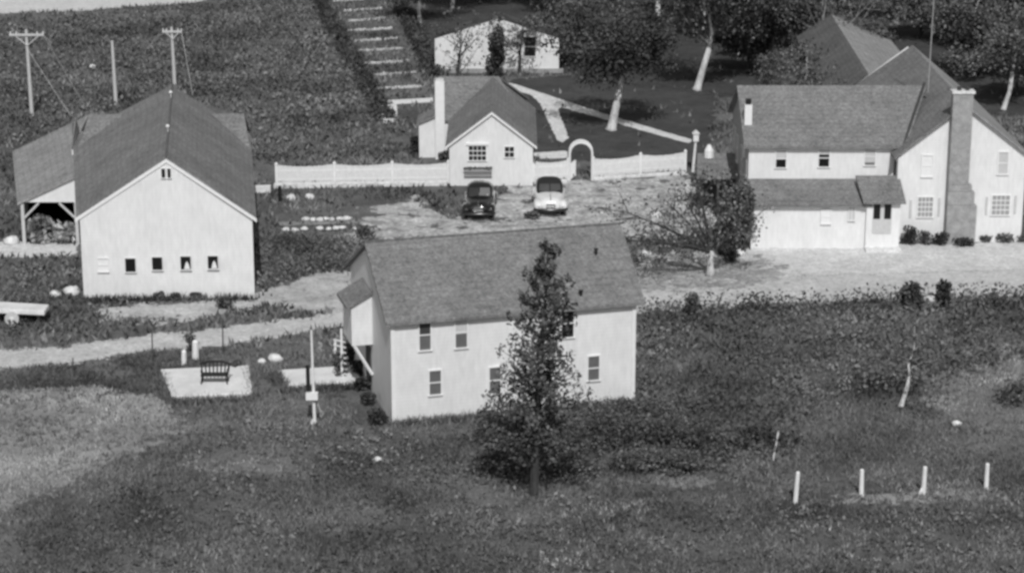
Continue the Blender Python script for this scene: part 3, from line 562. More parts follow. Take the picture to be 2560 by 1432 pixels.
utility_pole(at(437, 215), 4.6, 1.5, 'short utility pole with a thick crossarm rising behind the barn ridge', .55, [(.7, at(483, 245))])
FPL = ['white wooden fence post standing nearest to the dark brush, first of the four', 'white wooden fence post, second from the brush end of the row', 'white wooden fence post, leaning stub at its foot, third in the row', 'white wooden fence post at the open meadow end of the row']
for i, ((px, py), (tx, ty)) in enumerate(zip(((1988, 1258), (2153, 1240), (2308, 1235), (2465, 1222)), ((1995, 1178), (2155, 1172), (2313, 1165), (2469, 1157)))):
    b = at(px, py); tp = onwall(tx, ty, (0, b.y), UX); q = MB(); q.tube([b, lerp(b, tp, .97), tp], [.1, .085, .05], 8)
    if i == 2: q.tube([b + Vector((-.2, -.1, 0)), b + Vector((-.02, 0, .35))], .05, 6)
    o = q.build('fence_post', 'post'); tag(o, FPL[i], 'fence post', 'row of white fence posts')
def slabthing(pts, label, z=.28):
    P = GP(pts); t = thing('concrete_slab', sum(P, Vector()) / len(P), label, 'slab', 'concrete slabs beside the house')
    q = MB(); q.hexa(P, [p + Vector((0, 0, z)) for p in P]); q.build('platform', 'concrete', t, bevel=.05); return t
slabthing([(430, 1004), (632, 996), (622, 926), (402, 936)], 'large white concrete slab with an iron bench on it')
slabthing([(712, 972), (905, 962), (885, 922), (692, 934)], 'smaller white concrete slab next to the thin signpost', .2)
b = at(537, 957, .28); be = thing('garden_bench', b, 'black iron garden bench on the large white slab', 'bench')
q = MB()
for i in range(8):
    x = -.6 + 1.2 * i / 7; q.tube([b + Vector((x, .3, .4)), b + Vector((x * 1.1, .42, .88 - .12 * abs(x)))], .035, 5)
q.tube([b + Vector((-.72, .42, .78)), b + Vector((-.3, .44, .9)), b + Vector((.3, .44, .9)), b + Vector((.75, .42, .76))], .05, 6); q.build('backrest', 'iron', be)
q = MB(); q.box(b + Vector((0, .05, .38)), (1.25, .5, .05)); q.build('seat', 'iron', be)
for x in (-.55, .55):
    for y in (-.17, .28): MB().tube([b + Vector((x, y, .4)), b + Vector((x * 1.1, y, 0))], .035, 5).build('leg', 'iron', be)
    MB().tube([b + Vector((x, -.17, .4)), b + Vector((x * 1.08, -.17, .62)), b + Vector((x * 1.1, .4, .66))], .03, 5).build('arm', 'iron', be)
for (px, py), hh, rr_, lb in (((460, 912), .75, .13, 'short white stub post just behind the large slab'), ((489, 897), .95, .17, 'taller white stone marker standing behind the large slab')):
    b = at(px, py); q = MB(); q.tube([b, b + Vector((.02, 0, hh * .9)), b + Vector((.0, 0, hh))], [rr_, rr_ * .9, rr_ * .5], 8); tag(q.build('marker_post', 'post'), lb, 'post')
b = at(787, 1060); sp_ = thing('signpost', b, 'tall thin pole with a narrow black board and white box by the slab', 'signpost')
q = MB(); q.tube([b, b + Vector((-.03, 0, 2.2)), b + Vector((-.05, 0, 4.33))], [.075, .06, .045], 7); q.build('pole', 'post', sp_)
MB().box(b + Vector((-.08, -.1, 1.2)), (.52, .3, .3)).build('box', 'post', sp_)
MB().box(b + Vector((-.24, -.06, 1.55)), (.17, .06, 1.2)).build('board', 'iron', sp_)
MB().tube([b + Vector((.28, 0, .55)), b + Vector((.08, 0, 1.2))], .035, 5).build('brace', 'wood', sp_); MB().tube([b + Vector((-.1, 0, 0)), b + Vector((0, 0, .18))], .13, 8).build('foot', 'palestone', sp_)
b = at(856, 950); la = thing('trellis', b, 'white wooden trellis frame standing beside the house gable', 'trellis')
for dx, hh in ((0.0, 2.5), (-.32, 1.9)): MB().box(b + Vector((dx, dx * -1, 0)), (.1, .1, hh)).build('upright', 'post', la)
q = MB()
for i in range(7): q.box(b + Vector((-.1, .1, .3 + .26 * i)), (.75, .05, .06), (.8, -.6))
q.build('rungs', 'post', la)
rs = np.random.RandomState(31)
mesh_np('climber', leaves(blob(rs, 260, b + Vector((-.1, .05, .8)), (.4, .25, .75)), .14, rs), 4, 'leaf_mid', la)
# farm cart at the left edge
b = at(30, 815); ct = thing('farm_cart', b, 'pale flat two-wheeled farm cart at the left edge of the yard', 'cart')
q = MB(); q.hexa([b + Vector((-1.0, .2, .62)), b + Vector((1.65, .1, .52)), b + Vector((1.65, 1.3, .52)), b + Vector((-1.0, 1.5, .62))], [b + Vector((-1.0, .2, .86)), b + Vector((1.65, .1, .76)), b + Vector((1.65, 1.3, .76)), b + Vector((-1.0, 1.5, .86))]); q.build('bed', 'concrete', ct, bevel=.04)
for y in (.1, 1.4):
    q = MB(); q.tube([b + Vector((0, y - .06, .36)), b + Vector((0, y + .06, .36))], .36, 16); wl = q.build('wheel', 'palewood', ct); MB().tube([b + Vector((0, y - .1, .36)), b + Vector((0, y - .06, .36))], .12, 10).build('hub', 'trim', wl)
MB().tube([b + Vector((0, .1, .36)), b + Vector((0, 1.4, .36))], .06, 6).build('axle', 'iron', ct)
for y in (.3, 1.2): MB().box(b + Vector((1.3, y, 0)), (.1, .1, .55)).build('leg', 'darkwood', ct)
# mailbox and barn-front bits
b = at(472, 742); mb_ = thing('mailbox', b, 'small dark mailbox on a thin post against the barn front', 'mailbox')
MB().box(b, (.06, .06, 1.0)).build('post', 'blind', mb_)
q = MB(); q.loft([ring(y, .13, .0, .24, 3) for y in (-.22, .22)]); q.v = [(v[0] + b.x, v[1] + b.y, v[2] + b.z + 1.0) for v in q.v]; q.build('box', 'greywall', mb_)
b = at(490, 744); q = MB(); q.loft([ring(y, .3, .12, .34, 3) for y in (-.15, .15)]); q.v = [(v[0] + b.x, v[1] + b.y - .1, v[2]) for v in q.v]; q.box(b + Vector((-.2, -.1, 0)), (.05, .2, .15)); q.box(b + Vector((.2, -.1, 0)), (.05, .2, .15)); tag(q.build('trough', 'iron'), 'small dark trough on the ground under the mailbox', 'trough')
# thin stakes along the road
for (px, py, h, lb) in ((183, 932, .75, 'short dark stake beside the road, farthest from the slab'), (382, 905, 1.5, 'tall thin dark stake at the road edge left of the slab'), (558, 885, 1.7, 'thin dark stake at the road edge behind the bench')):
    b = at(px, py); tag(MB().tube([b, b + Vector((.02, 0, h))], [.04, .03], 5).build('stake', 'darkwood'), lb, 'stake', 'stakes along the road')
# whitewashed stones along the drive: two rows
for row, (pts, nm) in enumerate((([(765, 553), (784, 554), (802, 553), (815, 552), (830, 553), (850, 552), (868, 551)], 'back'), ([(715, 579), (738, 580), (760, 577), (800, 576), (822, 577), (840, 575), (856, 574), (890, 576), (917, 578)], 'front'))):
    for i, (px, py) in enumerate(pts):
        b = at(px, py); q = MB(); q.rock(b + Vector((0, 0, .12)), .17 + .08 * R.random(), 40 + row * 20 + i, .6)
        tag(q.build('edging_stone', 'palestone', None, True), 'whitewashed stone in the %s of the two rows edging the drive' % nm, 'stone', '%s row of whitewashed stones' % nm)
STN = [((2330, 762), .42, 'pale boulder between the two dark shrubs at the roadside'), ((1335, 1130), .17, 'small pale stone in front of the pointed evergreen'), ((945, 1152), .16, 'small pale stone on the grass below the house corner'), ((2392, 1063), .2, 'pale stone in the meadow above the end fence post'), ((1463, 97), .35, 'small white stone in the wood right of the white gabled building'), ((232, 170), .25, 'lone pale stone on the slope between the utility poles'), ((112, 480), .3, 'pale stone beside the lean-to roof'), ((30, 610), .4, 'pale rubble stone left of the lean-to post'), ((140, 742), .3, 'pale stone near the barn left corner, smaller one'), ((180, 738), .42, 'pale stone leaning at the barn left corner'), ((690, 905), .35, 'pale rock between the two slabs'), ((655, 908), .2, 'little pale rock beside the large slab'), ((775, 498), .3, 'white block stone at the start of the low curb wall'), ((727, 500), .32, 'white rubble stone below the left fence post'), ((1640, 545), .35, 'white stone at the bend of the drive'), ((1615, 640), .3, 'pale stone under the bare front tree'), ((1850, 640), .32, 'pale stone right of the bare front tree trunk')]
for i, (p_, r_, lb) in enumerate(STN):
    b = at(*p_); q = MB(); q.rock(b + Vector((0, 0, r_ * .45)), r_, 90 + i, .75); tag(q.build('stone', 'palestone', None, True), lb, 'stone')
b = at(700, 503); tag(MB().tube([b, b + Vector((0, 0, .95))], [.13, .11], 7).build('stump_post', 'iron'), 'black stub post at the left end of the picket fence', 'post')

# ------------------------------------------------------------------ terraced garden rows beyond the cottage
ROWS = [(833, 5, 940), (860, 30, 955), (870, 55, 965), (868, 80, 980), (885, 105, 995), (893, 130, 1010), (912, 162, 1022), (925, 190, 1040), (940, 225, 1055), (955, 262, 1082)]
for i, (x0_, y_, x1_) in enumerate(ROWS):
    a, b = at(x0_, y_), at(x1_, y_ - 7); q = MB(); d = b - a; n = int(d.length / .24)
    if i == 9:
        t = thing('garden_edging', (a + b) / 2, 'solid white board edging the near end of the striped garden', 'edging')
        u = d.normalized(); q.box(((a + b) / 2), (d.length, .14, .3), (u.x, u.y)); q.build('board', 'post', t)
    else:
        for k in range(n):
            c = a + d * ((k + .5) / n) + Vector((0, R.uniform(-.1, .1), .1)); q.rock(c, R.uniform(.07, .15), 300 + i * 50 + k, .9)
        u = d.normalized(); q.box((a + b) / 2, (d.length, .16, .08), (u.x, u.y)); tag(q.build('garden_row', 'palewood'), 'broken pale stone row crossing the dark striped garden beyond the cottage', 'garden row', 'pale rows in the striped garden')
b = at(985, 300); cf = thing('cold_frame', b, 'small white open frame box at the foot of the striped garden', 'cold frame')
P = GP([(962, 308), (990, 306), (988, 270), (958, 272)])
for i in range(4):
    p0, p1 = P[i], P[(i + 1) % 4]; u = (p1 - p0).normalized(); MB().box((p0 + p1) / 2, ((p1 - p0).length, .22, .28), (u.x, u.y)).build('side_board', 'post', cf)

# ------------------------------------------------------------------ vegetation
def tube_tree(tb, lb, base, h, r, rs, lean=(0, 0), frac=.4, limbs=7, spread=.5, up=.5, sub=3, wob=.06):
    # trunk with limbs into tb; returns the points where foliage hangs
    tips = []; top = Vector(base) + Vector((lean[0], lean[1], h * frac)); mid = lerp(base, top, .5) + Vector((rs.normal() * r * .5, 0, 0))
    cr = Vector(base) + Vector((lean[0] * 1.5 + rs.normal() * .1 * h * .3, lean[1] * 1.5, h * .82))
    r *= .8; tb.tube([base, lerp(base, mid, .12), lerp(base, mid, .6), mid, top], [r * 1.7, r * 1.1, r, r * .9, r * .75], 8); tb.tube([top - Vector((0, 0, .12)), lerp(top, cr, .22) + Vector((.012 * h * rs.normal(), 0, 0)), lerp(top, cr, .5) + Vector((rs.normal() * wob * h, rs.normal() * wob * h, 0)), cr], [r * .76, r * .5, r * .3, r * .08], 7)
    for i in range(limbs):
        a = 2 * math.pi * (i + rs.random() * .7) / limbs; t = .05 + .8 * rs.random(); o = lerp(top, cr, t * .8)
        L = h * spread * (1 - .45 * t) * (.7 + .5 * rs.random()); d = Vector((math.cos(a), math.sin(a), up * (.3 + rs.random())))
        p1 = o + d * L * .45 + Vector((0, 0, -.02 * h)); p2 = o + d * L + Vector((0, 0, .06 * h * rs.normal()))
        rr_ = r * .42 * (1 - .5 * t); lb.tube([o, p1, p2], [rr_, rr_ * .6, rr_ * .15], 6, False); tips += [p1, p2]
        for k in range(sub):
            f = .35 + .6 * rs.random(); o2 = lerp(p1, p2, f) if f > .5 else lerp(o, p1, .5 + f); d2 = (d + Vector(rs.normal(size=3)) * .75).normalized()
            p3 = o2 + d2 * L * .42; lb.tube([o2, lerp(o2, p3, .5) + Vector(rs.normal(size=3)) * .05, p3], [rr_ * .35, rr_ * .22, rr_ * .08], 4, False); tips.append(p3)
    tips.append(cr); return tips
def tree(loc, h, r, label, seed, leaf='leaf_dark', bark='bark', name='tree', cat='tree', group=None, nleaf=4500, lsize=.3, clump=.16, link=True, **k):
    rs = np.random.RandomState(seed); t = thing(name, loc, label, cat, group); tb = MB(); lb = MB(); tips = tube_tree(tb, lb, Vector(loc), h, r, rs, **k)
    tb.build('trunk', bark, t, True); lb.build('limbs', 'dkbark' if bark == 'dkbark' else 'bark', t, True)
    if nleaf:
        n = nleaf // len(tips); C = np.concatenate([blob(rs, n, p, np.array((1.15, 1.15, .8)) * h * clump * (.6 + .7 * rs.random())) for p in tips]); C[:, 2] = np.maximum(C[:, 2], .15)
        mesh_np('crown', leaves(C, lsize, rs), 4, leaf, t)
    return t
def dup(root, loc, rz, s, label, group=None):
    r = root.copy(); COL.objects.link(r); r.location = loc; r.rotation_euler = (0, 0, rz); r.scale = (s, s, s * R.uniform(.9, 1.1)); r['label'] = label
    if group: r['group'] = group
    for ch in list(root.children):
        c = ch.copy(); COL.objects.link(c); c.parent = r
    return r
# wood at the top: three kinds, copied
WG = 'trees of the dark wood at the top'; WL = ['dark leafy tree in the dense wood along the top edge', 'greyer open-crowned tree in the wood along the top edge', 'low dark bushy tree in the wood along the top edge']
kinds = [tree((60, 190, 0), 8.5, .22, WL[0], 11, 'leaf_dark', 'bark', 'wood_tree', 'tree', WG, 5600, .22, .17, frac=.3, limbs=9, spread=.42, up=.6),
         tree((64, 200, 0), 8.0, .2, WL[1], 12, 'leaf_mid', 'palebark', 'wood_tree', 'tree', WG, 3600, .2, .18, frac=.3, limbs=9, spread=.45, up=.6),
         tree((68, 190, 0), 5.5, .2, WL[2], 13, 'leaf_dark', 'dkbark', 'wood_tree', 'tree', WG, 5200, .21, .2, frac=.2, limbs=9, spread=.5, up=.4)]
wd = [(1050, 60, 0), (1130, 25, 0), (1200, 8, 2), (1330, 15, 0), (1410, 40, 0), (1490, 22, 1), (1560, 60, 0), (1590, 120, 2), (1690, 40, 0), (1760, 75, 1), (1830, 110, 0), (1900, 60, 1), (1960, 90, 0), (2030, 40, 1), (2110, 10, 0), (1870, 180, 2), (1930, 195, 0), (2100, 190, 2), (2240, 60, 0), (2330, 30, 1), (2400, 60, 0), (2380, 110, 2), (2470, 30, 1), (2480, 130, 0), (2540, 90, 1), (2600, 160, 0), (2600, 50, 0), (2540, 240, 2), (2420, -20, 0), (2260, -30, 0), (1960, -20, 1), (1800, -20, 0), (1640, -25, 0), (1460, -40, 0), (1290, -45, 1), (1130, -45, 0), (2120, -40, 0), (2300, 95, 2), (1440, 110, 2), (1500, 150, 2), (1420, 160, 2), (1570, 170, 2), (2450, 190, 2), (2000, 150, 1)]
first = set()
for (px, py, k) in wd:
    p = at(px, py)
    if k not in first:
        first.add(k); o = kinds[k]; o.location = p; o.rotation_euler = (0, 0, R.uniform(0, 6))
    else: dup(kinds[k], p, R.uniform(0, 6.28), R.uniform(.75, 1.1), WL[k], WG)
for (x, y, sc, lb) in ((19.9, 147, .72, 'dark round-crowned tree hugging the front of the long grey roof'), (20.3, 152, .76, 'dark tree against the middle of the long grey roof'), (21.0, 158, .78, 'dark tree against the far half of the long grey roof'), (21.3, 164.5, .72, 'dark tree at the far end of the long grey roof')):
    dup(kinds[1], Vector((x, y, 0)), R.uniform(0, 6), sc, lb, None)
# trees that stand apart
tree(at(1528, 325), 9.5, .38, 'big dark tree with a whitewashed trunk on the lawn by the path', 21, 'leaf_black', 'palebark', nleaf=8500, lsize=.2, clump=.15, lean=(.55, 0), frac=.3, limbs=9, spread=.38, up=.7)
tree(at(1742, 226), 10.5, .34, 'tall tree with a leaning pale trunk at the far side of the lawn', 22, 'leaf_dark', 'palebark', nleaf=6000, lsize=.21, clump=.15, lean=(.9, 0), frac=.32, limbs=9, spread=.4, up=.8)
tree(at(1640, 92), 9, .34, 'pale-trunked tree deep in the wood above the lawn', 23, 'leaf_dark', 'palebark', nleaf=4500, lsize=.21, clump=.15, lean=(.1, 0), frac=.35, limbs=8, spread=.4, up=.8)
tree(at(1966, 213), 8, .2, 'thin pale-trunked tree rising just behind the farmhouse roof', 24, 'leaf_mid', 'palebark', nleaf=4500, lsize=.2, clump=.13, lean=(.4, 0), frac=.4, limbs=7, spread=.35, up=.9)
tree(at(2050, 225), 9, .3, 'bare fan-shaped grey tree behind the farmhouse roof', 25, 'leaf_mid', 'bark', nleaf=2600, lsize=.16, clump=.12, frac=.16, limbs=10, spread=.6, up=1.3, sub=5)
tree(at(2160, 215), 6, .14, 'slender pale-trunked tree beside the long grey roof', 26, 'leaf_mid', 'palebark', nleaf=1200, lsize=.28, clump=.14, lean=(.1, 0), frac=.4, limbs=6, spread=.35)
tree(at(2508, 275), 8, .22, 'tree with crooked white trunk right of the gable wing', 27, 'leaf_dark', 'palebark', nleaf=3600, lsize=.2, clump=.14, lean=(.5, 0), frac=.35, limbs=7, spread=.35, up=.8)
tree(at(2434, 190), 8, .2, 'pale-stemmed tree behind the ridge of the gable wing', 28, 'leaf_dark', 'palebark', nleaf=3600, lsize=.2, clump=.14, lean=(-.1, 0), frac=.3, limbs=7, spread=.35, up=.8)
tree(at(1846, 152), 4.6, .11, 'thin white-stemmed sapling in the wood left of the farmhouse', 29, 'leaf_mid', 'palebark', nleaf=500, lsize=.26, clump=.13, frac=.6, limbs=5, spread=.3)
tree(at(1148, 190) + Vector((0, -.6, 0)), 4.8, .2, 'bare forked tree against the left half of the white gabled building', 30, 'leaf_dark', 'dkbark', nleaf=180, lsize=.2, clump=.14, frac=.25, limbs=9, spread=.5, up=1.2, sub=4)
tree(at(1300, 185) + Vector((0, -.5, 0)), 5.0, .16, 'dark leafy tree covering the middle of the white gabled building', 32, 'leaf_dark', 'dkbark', nleaf=1100, lsize=.17, clump=.12, frac=.4, limbs=8, spread=.42, up=.6, sub=4)
def shrub(loc, rx, h, label, seed, leaf='leaf_dark', n=500, ls=.16, name='shrub', group=None, stems=5, cone=0.0):
    rs = np.random.RandomState(seed); t = thing(name, loc, label, 'shrub', group); tb = MB(); loc = Vector(loc)
    for i in range(stems):
        a = rs.random() * 6.28; e = loc + Vector((math.cos(a) * rx * .5, math.sin(a) * rx * .4, h * (.5 + .4 * rs.random()))); tb.tube([loc, lerp(loc, e, .5) + Vector((0, 0, .1 * h)), e], [.04, .03, .012], 4, False)
    tb.build('stems', 'dkbark', t)
    k = 5; C = []
    for i in range(k):
        f = (i + .5) / k; w_ = rx * (1 - cone * f); a = rs.random() * 6.28
        C.append(blob(rs, n // k, loc + Vector((math.cos(a) * w_ * .35, math.sin(a) * w_ * .3, h * (.18 + .66 * f))), (w_ * .75, w_ * .65, h * .24)))
    C = np.concatenate(C); C[:, 2] = np.abs(C[:, 2]) + .02; mesh_np('foliage', leaves(C, ls, rs), 4, leaf, t); return t
shrub(at(1240, 195) + Vector((0, -.4, 0)), 1.0, 4.3, 'dark columnar evergreen before the white gabled building', 41, 'leaf_black', 1400, .2, 'evergreen_shrub', None, 5, .5)
# pointed evergreen in front of the house
def spire(loc, label, seed):
    rs = np.random.RandomState(seed); t = thing('evergreen_tree', loc, label, 'tree'); loc = Vector(loc); tb = MB(); Ht = 10.3
    top = loc + Vector((.5, 0, Ht)); tb.tube([loc, loc + Vector((.05, 0, 2)), loc + Vector((.2, 0, 5)), loc + Vector((.42, 0, 8)), top], [.2, .17, .13, .07, .02], 8); C = []
    for i in range(150):
        f = .11 + .89 * (i + rs.random()) / 150; z = Ht * f; w_ = (2.05 * (1 - f) ** .8 + .42) * (.5 + .65 * rs.random()); a = rs.random() * 6.283
        o = loc + Vector((.5 * f, 0, z)); e = o + Vector((math.cos(a) * w_, math.sin(a) * w_, w_ * .55)); tb.tube([o, e], [.045 * (1 - f) + .012, .008], 4, False)
        m = int(44 * (1 - f) + 20)
        for s in (.45, .72, 1.0): C.append(blob(rs, m // 2, lerp(o, e, s), (.26 * (1.25 - f), .26 * (1.25 - f), .55 * (1.3 - f))))
    tb.build('trunk', 'dkbark', t); C = np.concatenate(C); mesh_np('crown', leaves(C, .1, rs, 1.7), 4, 'spire_leaf', t); return t
spire(at(1335, 1236), 'tall pointed dark evergreen growing in front of the two-storey house', 51)
BR = [((1235, 1110), 1.1, 1.5), ((1240, 1175), 1.0, .9), ((1290, 1090), .9, 1.4), ((1420, 1130), 1.5, 1.6), ((1500, 1110), 1.5, 1.9), ((1580, 1130), 1.6, 1.8), ((1680, 1120), 1.5, 1.5), ((1430, 1195), 1.4, 1.3), ((1760, 1120), 1.3, 1.2), ((1300, 1190), 1.2, 1.2), ((1590, 1180), 1.3, 1.0), ((1700, 1180), 1.2, .9), ((1820, 1140), 1.2, .9), ((1640, 1075), 1.2, 1.3), ((1560, 1070), 1.1, 1.4), ((1870, 1110), 1.0, .8)]
for i, (p_, rx, h) in enumerate(BR): shrub(at(*p_), rx, h, 'dark brush bush in the thicket around the foot of the pointed evergreen', 60 + i, 'leaf_dark', 1400, .1, 'brush_bush', 'brush around the foot of the evergreen')
# front yard tree with the pale trunk
def yard_tree(loc, label, seed):
    rs = np.random.RandomState(seed); t = thing('bare_tree', loc, label, 'tree'); loc = Vector(loc); tb = MB(); lb = MB(); tips = []
    fk = loc + Vector((.05, 0, 1.45)); tb.tube([loc, loc + Vector((.02, 0, .4)), loc + Vector((-.03, 0, .9)), fk], [.3, .2, .17, .15], 9); tb.tube([loc + Vector((0, 0, .7)), loc + Vector((-.25, .05, 1.35)), loc + Vector((-.55, .1, 1.9))], [.1, .08, .04], 7); tb.tube([fk - Vector((0, 0, .15)), fk + Vector((.35, 0, .45)), fk + Vector((.45, .1, 1.3))], [.12, .08, .03], 7)
    for d, L, r in (((-1.0, .15, .42), 4.6, .1), ((-.75, -.2, .85), 3.4, .09), ((-.25, .1, 1.1), 3.2, .1), ((.3, .2, 1.2), 3.0, .1), ((.9, 0, .7), 2.6, .09), ((-.5, .6, .9), 3.0, .08), ((.5, -.4, 1.0), 2.4, .08), ((-1, -.3, .2), 4.6, .09), ((-1, .25, .1), 4.4, .08), ((-.95, -.6, .3), 3.8, .07)):
        d = Vector(d).normalized(); L *= 1.15; p1 = fk + d * L * .5 + Vector((0, 0, .12)); p2 = fk + d * L; r *= 1.25; lb.tube([fk + Vector((0, 0, -.1)), p1, p2], [r, r * .6, r * .2], 6, False); tips += [p2, p1]
        for k in range(9):
            o = lerp(fk, p2, .3 + .7 * rs.random()); e = o + (d + Vector(rs.normal(size=3)) * .8).normalized() * L * .34; lb.tube([o, lerp(o, e, .5) + Vector((0, 0, .06)), e], [.028, .02, .008], 4, False); tips.append(e)
            for q_ in range(2):
                e2 = lerp(o, e, .6) + Vector(rs.normal(size=3)) * .45; lb.tube([lerp(o, e, .6), e2], [.014, .006], 3, False); tips.append(e2)
    tb.build('trunk', 'palebark', t, True); lb.build('limbs', 'dkbark', t, True); C = np.concatenate([blob(rs, 9, p, (.5, .5, .35)) for p in tips]); mesh_np('crown', leaves(C, .14, rs), 4, 'leaf_light', t); return t
yard_tree(at(1775, 690), 'low spreading half-bare tree with pale trunk in the farmhouse yard', 71)
tree(at(2252, 1016), 4.6, .13, 'small tree with a leaning pale trunk in the rough field', 72, 'weeds', 'palebark', nleaf=650, lsize=.16, clump=.17, lean=(.35, 0), frac=.32, limbs=7, spread=.5, up=.5)
tree(at(1932, 1150), 3.4, .06, 'thin sapling with a crooked pale stem left of the fence posts', 73, 'weeds', 'palebark', nleaf=420, lsize=.15, clump=.16, lean=(.2, 0), frac=.4, limbs=5, spread=.4)
SH = [((1800, 640), .5, 2.2, 'tall dark vine-covered bush at the farmhouse left corner', 'leaf_black', 1600), ((1858, 626), .62, 4.3, 'highest dark bush climbing the farmhouse left corner', 'leaf_dark', 1700), ((1822, 612), .6, 3.3, 'dark bush between the side porch and the farmhouse corner', 'leaf_dark', 1500), ((1760, 470), .8, 1.8, 'dark bush below the birdhouse post', 'leaf_dark', 700),
      ((1830, 655), .5, .9, 'low black bush right of the bare tree trunk', 'leaf_black', 500), ((1955, 617), .45, .45, 'small grey bush against the farmhouse front wall', 'leaf_mid', 260), ((2272, 612), .55, 1.15, 'dark upright bush under the wing window, nearest the door', 'leaf_black', 520), ((2312, 612), .45, .8, 'greyer bush second from the door under the wing window', 'leaf_mid', 350), ((2350, 614), .5, .85, 'dark bush just left of the stone chimney', 'leaf_black', 380), ((2408, 616), .6, .5, 'low dark bush at the foot of the stone chimney', 'leaf_black', 380), ((2470, 605), .5, .45, 'low bush just right of the stone chimney', 'leaf_dark', 300), ((2510, 605), .6, .55, 'dark bush below the right-hand wing window', 'leaf_dark', 380), ((2555, 605), .6, .5, 'grey bush at the farmhouse right corner', 'leaf_mid', 350),
      ((2282, 770), .7, 1.35, 'dark round shrub at the roadside left of the boulder', 'leaf_black', 700), ((2362, 768), .5, 1.5, 'dark upright shrub at the roadside right of the boulder', 'leaf_black', 600), ((1732, 800), .45, 1.5, 'narrow dark shrub at the roadside near the house roof corner', 'leaf_dark', 450), ((948, 1062), .5, .8, 'round dark shrub at the near left corner of the two-storey house', 'leaf_black', 500), ((925, 1012), .42, .6, 'low black bush standing in for the left gable shadow, next to the house corner bush', 'leaf_black', 420), ((908, 975), .42, .65, 'low black bush in the middle of the row standing in for the left gable shadow', 'leaf_black', 420), ((892, 940), .45, .8, 'low black bush under the bay, standing in for the left gable shadow', 'leaf_black', 420), ((880, 905), .5, .9, 'farthest low black bush standing in for the left gable shadow', 'leaf_black', 420), ((400, 748), .35, .4, 'little grey bush at the foot of the barn wall', 'leaf_mid', 200), ((437, 750), .35, .4, 'little bush below the mailbox at the barn wall', 'leaf_mid', 200), ((565, 772), .6, .7, 'grey weedy bush at the right end of the barn front', 'leaf_mid', 420), ((1040, 385), .55, 1.3, 'dark bush left of the cottage shed', 'leaf_black', 420), ((1108, 400), .4, .6, 'low dark bush at the foot of the cottage chimney', 'leaf_dark', 260), ((478, 880), .35, 1.0, 'dark twiggy shrub between the two white markers', 'leaf_dark', 160), ((910, 600), .7, .9, 'dark bush at the far corner of the house roof', 'leaf_dark', 420), ((1330, 548), .55, .5, 'low dark clump standing in for the shadow left of the pale sedan', 'leaf_mid', 300), ((2530, 1010), 1.0, 1.2, 'dark bush at the right edge beyond the meadow', 'leaf_dark', 500), ((1624, 430), .16, .9, 'dark vine hanging over the right picket fence', 'leaf_black', 150), ((590, 930), .3, .6, 'small weed clump growing beside the iron bench', 'leaf_mid', 120)]  # the four low black bushes along the left gable are added as its shadow
for i, (p_, rx, h, lb, lf, n) in enumerate(SH): shrub(at(*p_), rx, h, lb, 100 + i, lf, n, .13 if h < 1.3 else .17)  # the dark clump left of the pale sedan stands for a cast shadow
# low hedges flanking the striped garden
for i, (p0, p1, lb) in enumerate((((788, -10), (968, 305), 'dark low hedge line along the left side of the striped garden'), ((988, -10), (1092, 195), 'dark low hedge line along the right side of the striped garden'))):
    rs = np.random.RandomState(200 + i); a, b = at(*p0), at(*p1); n = 9000; s = rs.random(n)
    C = np.array(a) * (1 - s)[:, None] + np.array(b) * s[:, None] + np.stack([rs.normal(size=n) * .38, rs.normal(size=n) * .3, np.abs(rs.normal(size=n)) * .3], 1)
    t = thing('hedge', (a + b) / 2, lb, 'hedge'); mesh_np('foliage', leaves(C, .2, rs), 4, 'leaf_black', t)
# heap of brush in the lean-to
bh = thing('brush_heap', at(105, 606), 'big heap of pale brushwood piled inside the lean-to', 'heap'); rs = np.random.RandomState(210)
C = np.concatenate([blob(rs, 700, (-27.0, 124.2, .7), (.8, .7, .95)), blob(rs, 420, (-25.6, 124.1, .55), (.75, .6, .7))]); C[:, 2] = np.abs(C[:, 2])
mesh_np('sticks', leaves(C, .26, rs, 1.6), 4, 'brush', bh)

# ------------------------------------------------------------------ grass and weeds over the fields
def inside(X, Y, names, grow=0.0):
    m = np.zeros(X.shape, bool)
    for n in names:
        for P in ZONES[n]: m |= poly_sd(X, Y, P) > -grow
    return m
BLD = [[fl, fr_, br, bl], [Vector((-28, 123.7, 0)), Vector((-24, 123.7, 0)), Vector((-27, 137, 0)), Vector((-31, 137, 0))], [H(-1.4, 0, 0), H(LH, 0, 0), H(LH, DH, 0), H(-1.4, DH, 0)], [V2(-6.2, 138), V2(1.4, 138), V2(1.4, 153), V2(-6.2, 153)], [V2(11, 122.5), V2(29.3, 122.5), V2(29.3, 144), V2(11, 144)], [V2(-6, 177), V2(3.8, 177), V2(3.8, 183), V2(-6, 183)],
       GP([(425, 1010), (640, 1000), (630, 920), (396, 930)]), GP([(708, 976), (912, 966), (890, 918), (688, 930)])]
HARD = ['road', 'driveway', 'yard', 'forecourt', 'path', 'verge', 'gravel_bank', 'flower_bed', 'far_road']
def scatter(rs, n, y0, y1, bare=HARD):
    Y = y0 + (y1 - y0) * rs.random(n); X = (rs.random(n) * 2 - 1) * (Y * .245 + 2)
    k = ~inside(X, Y, bare, -.15)
    for P in BLD: k &= poly_sd(X, Y, P) < .1
    return X[k], Y[k]
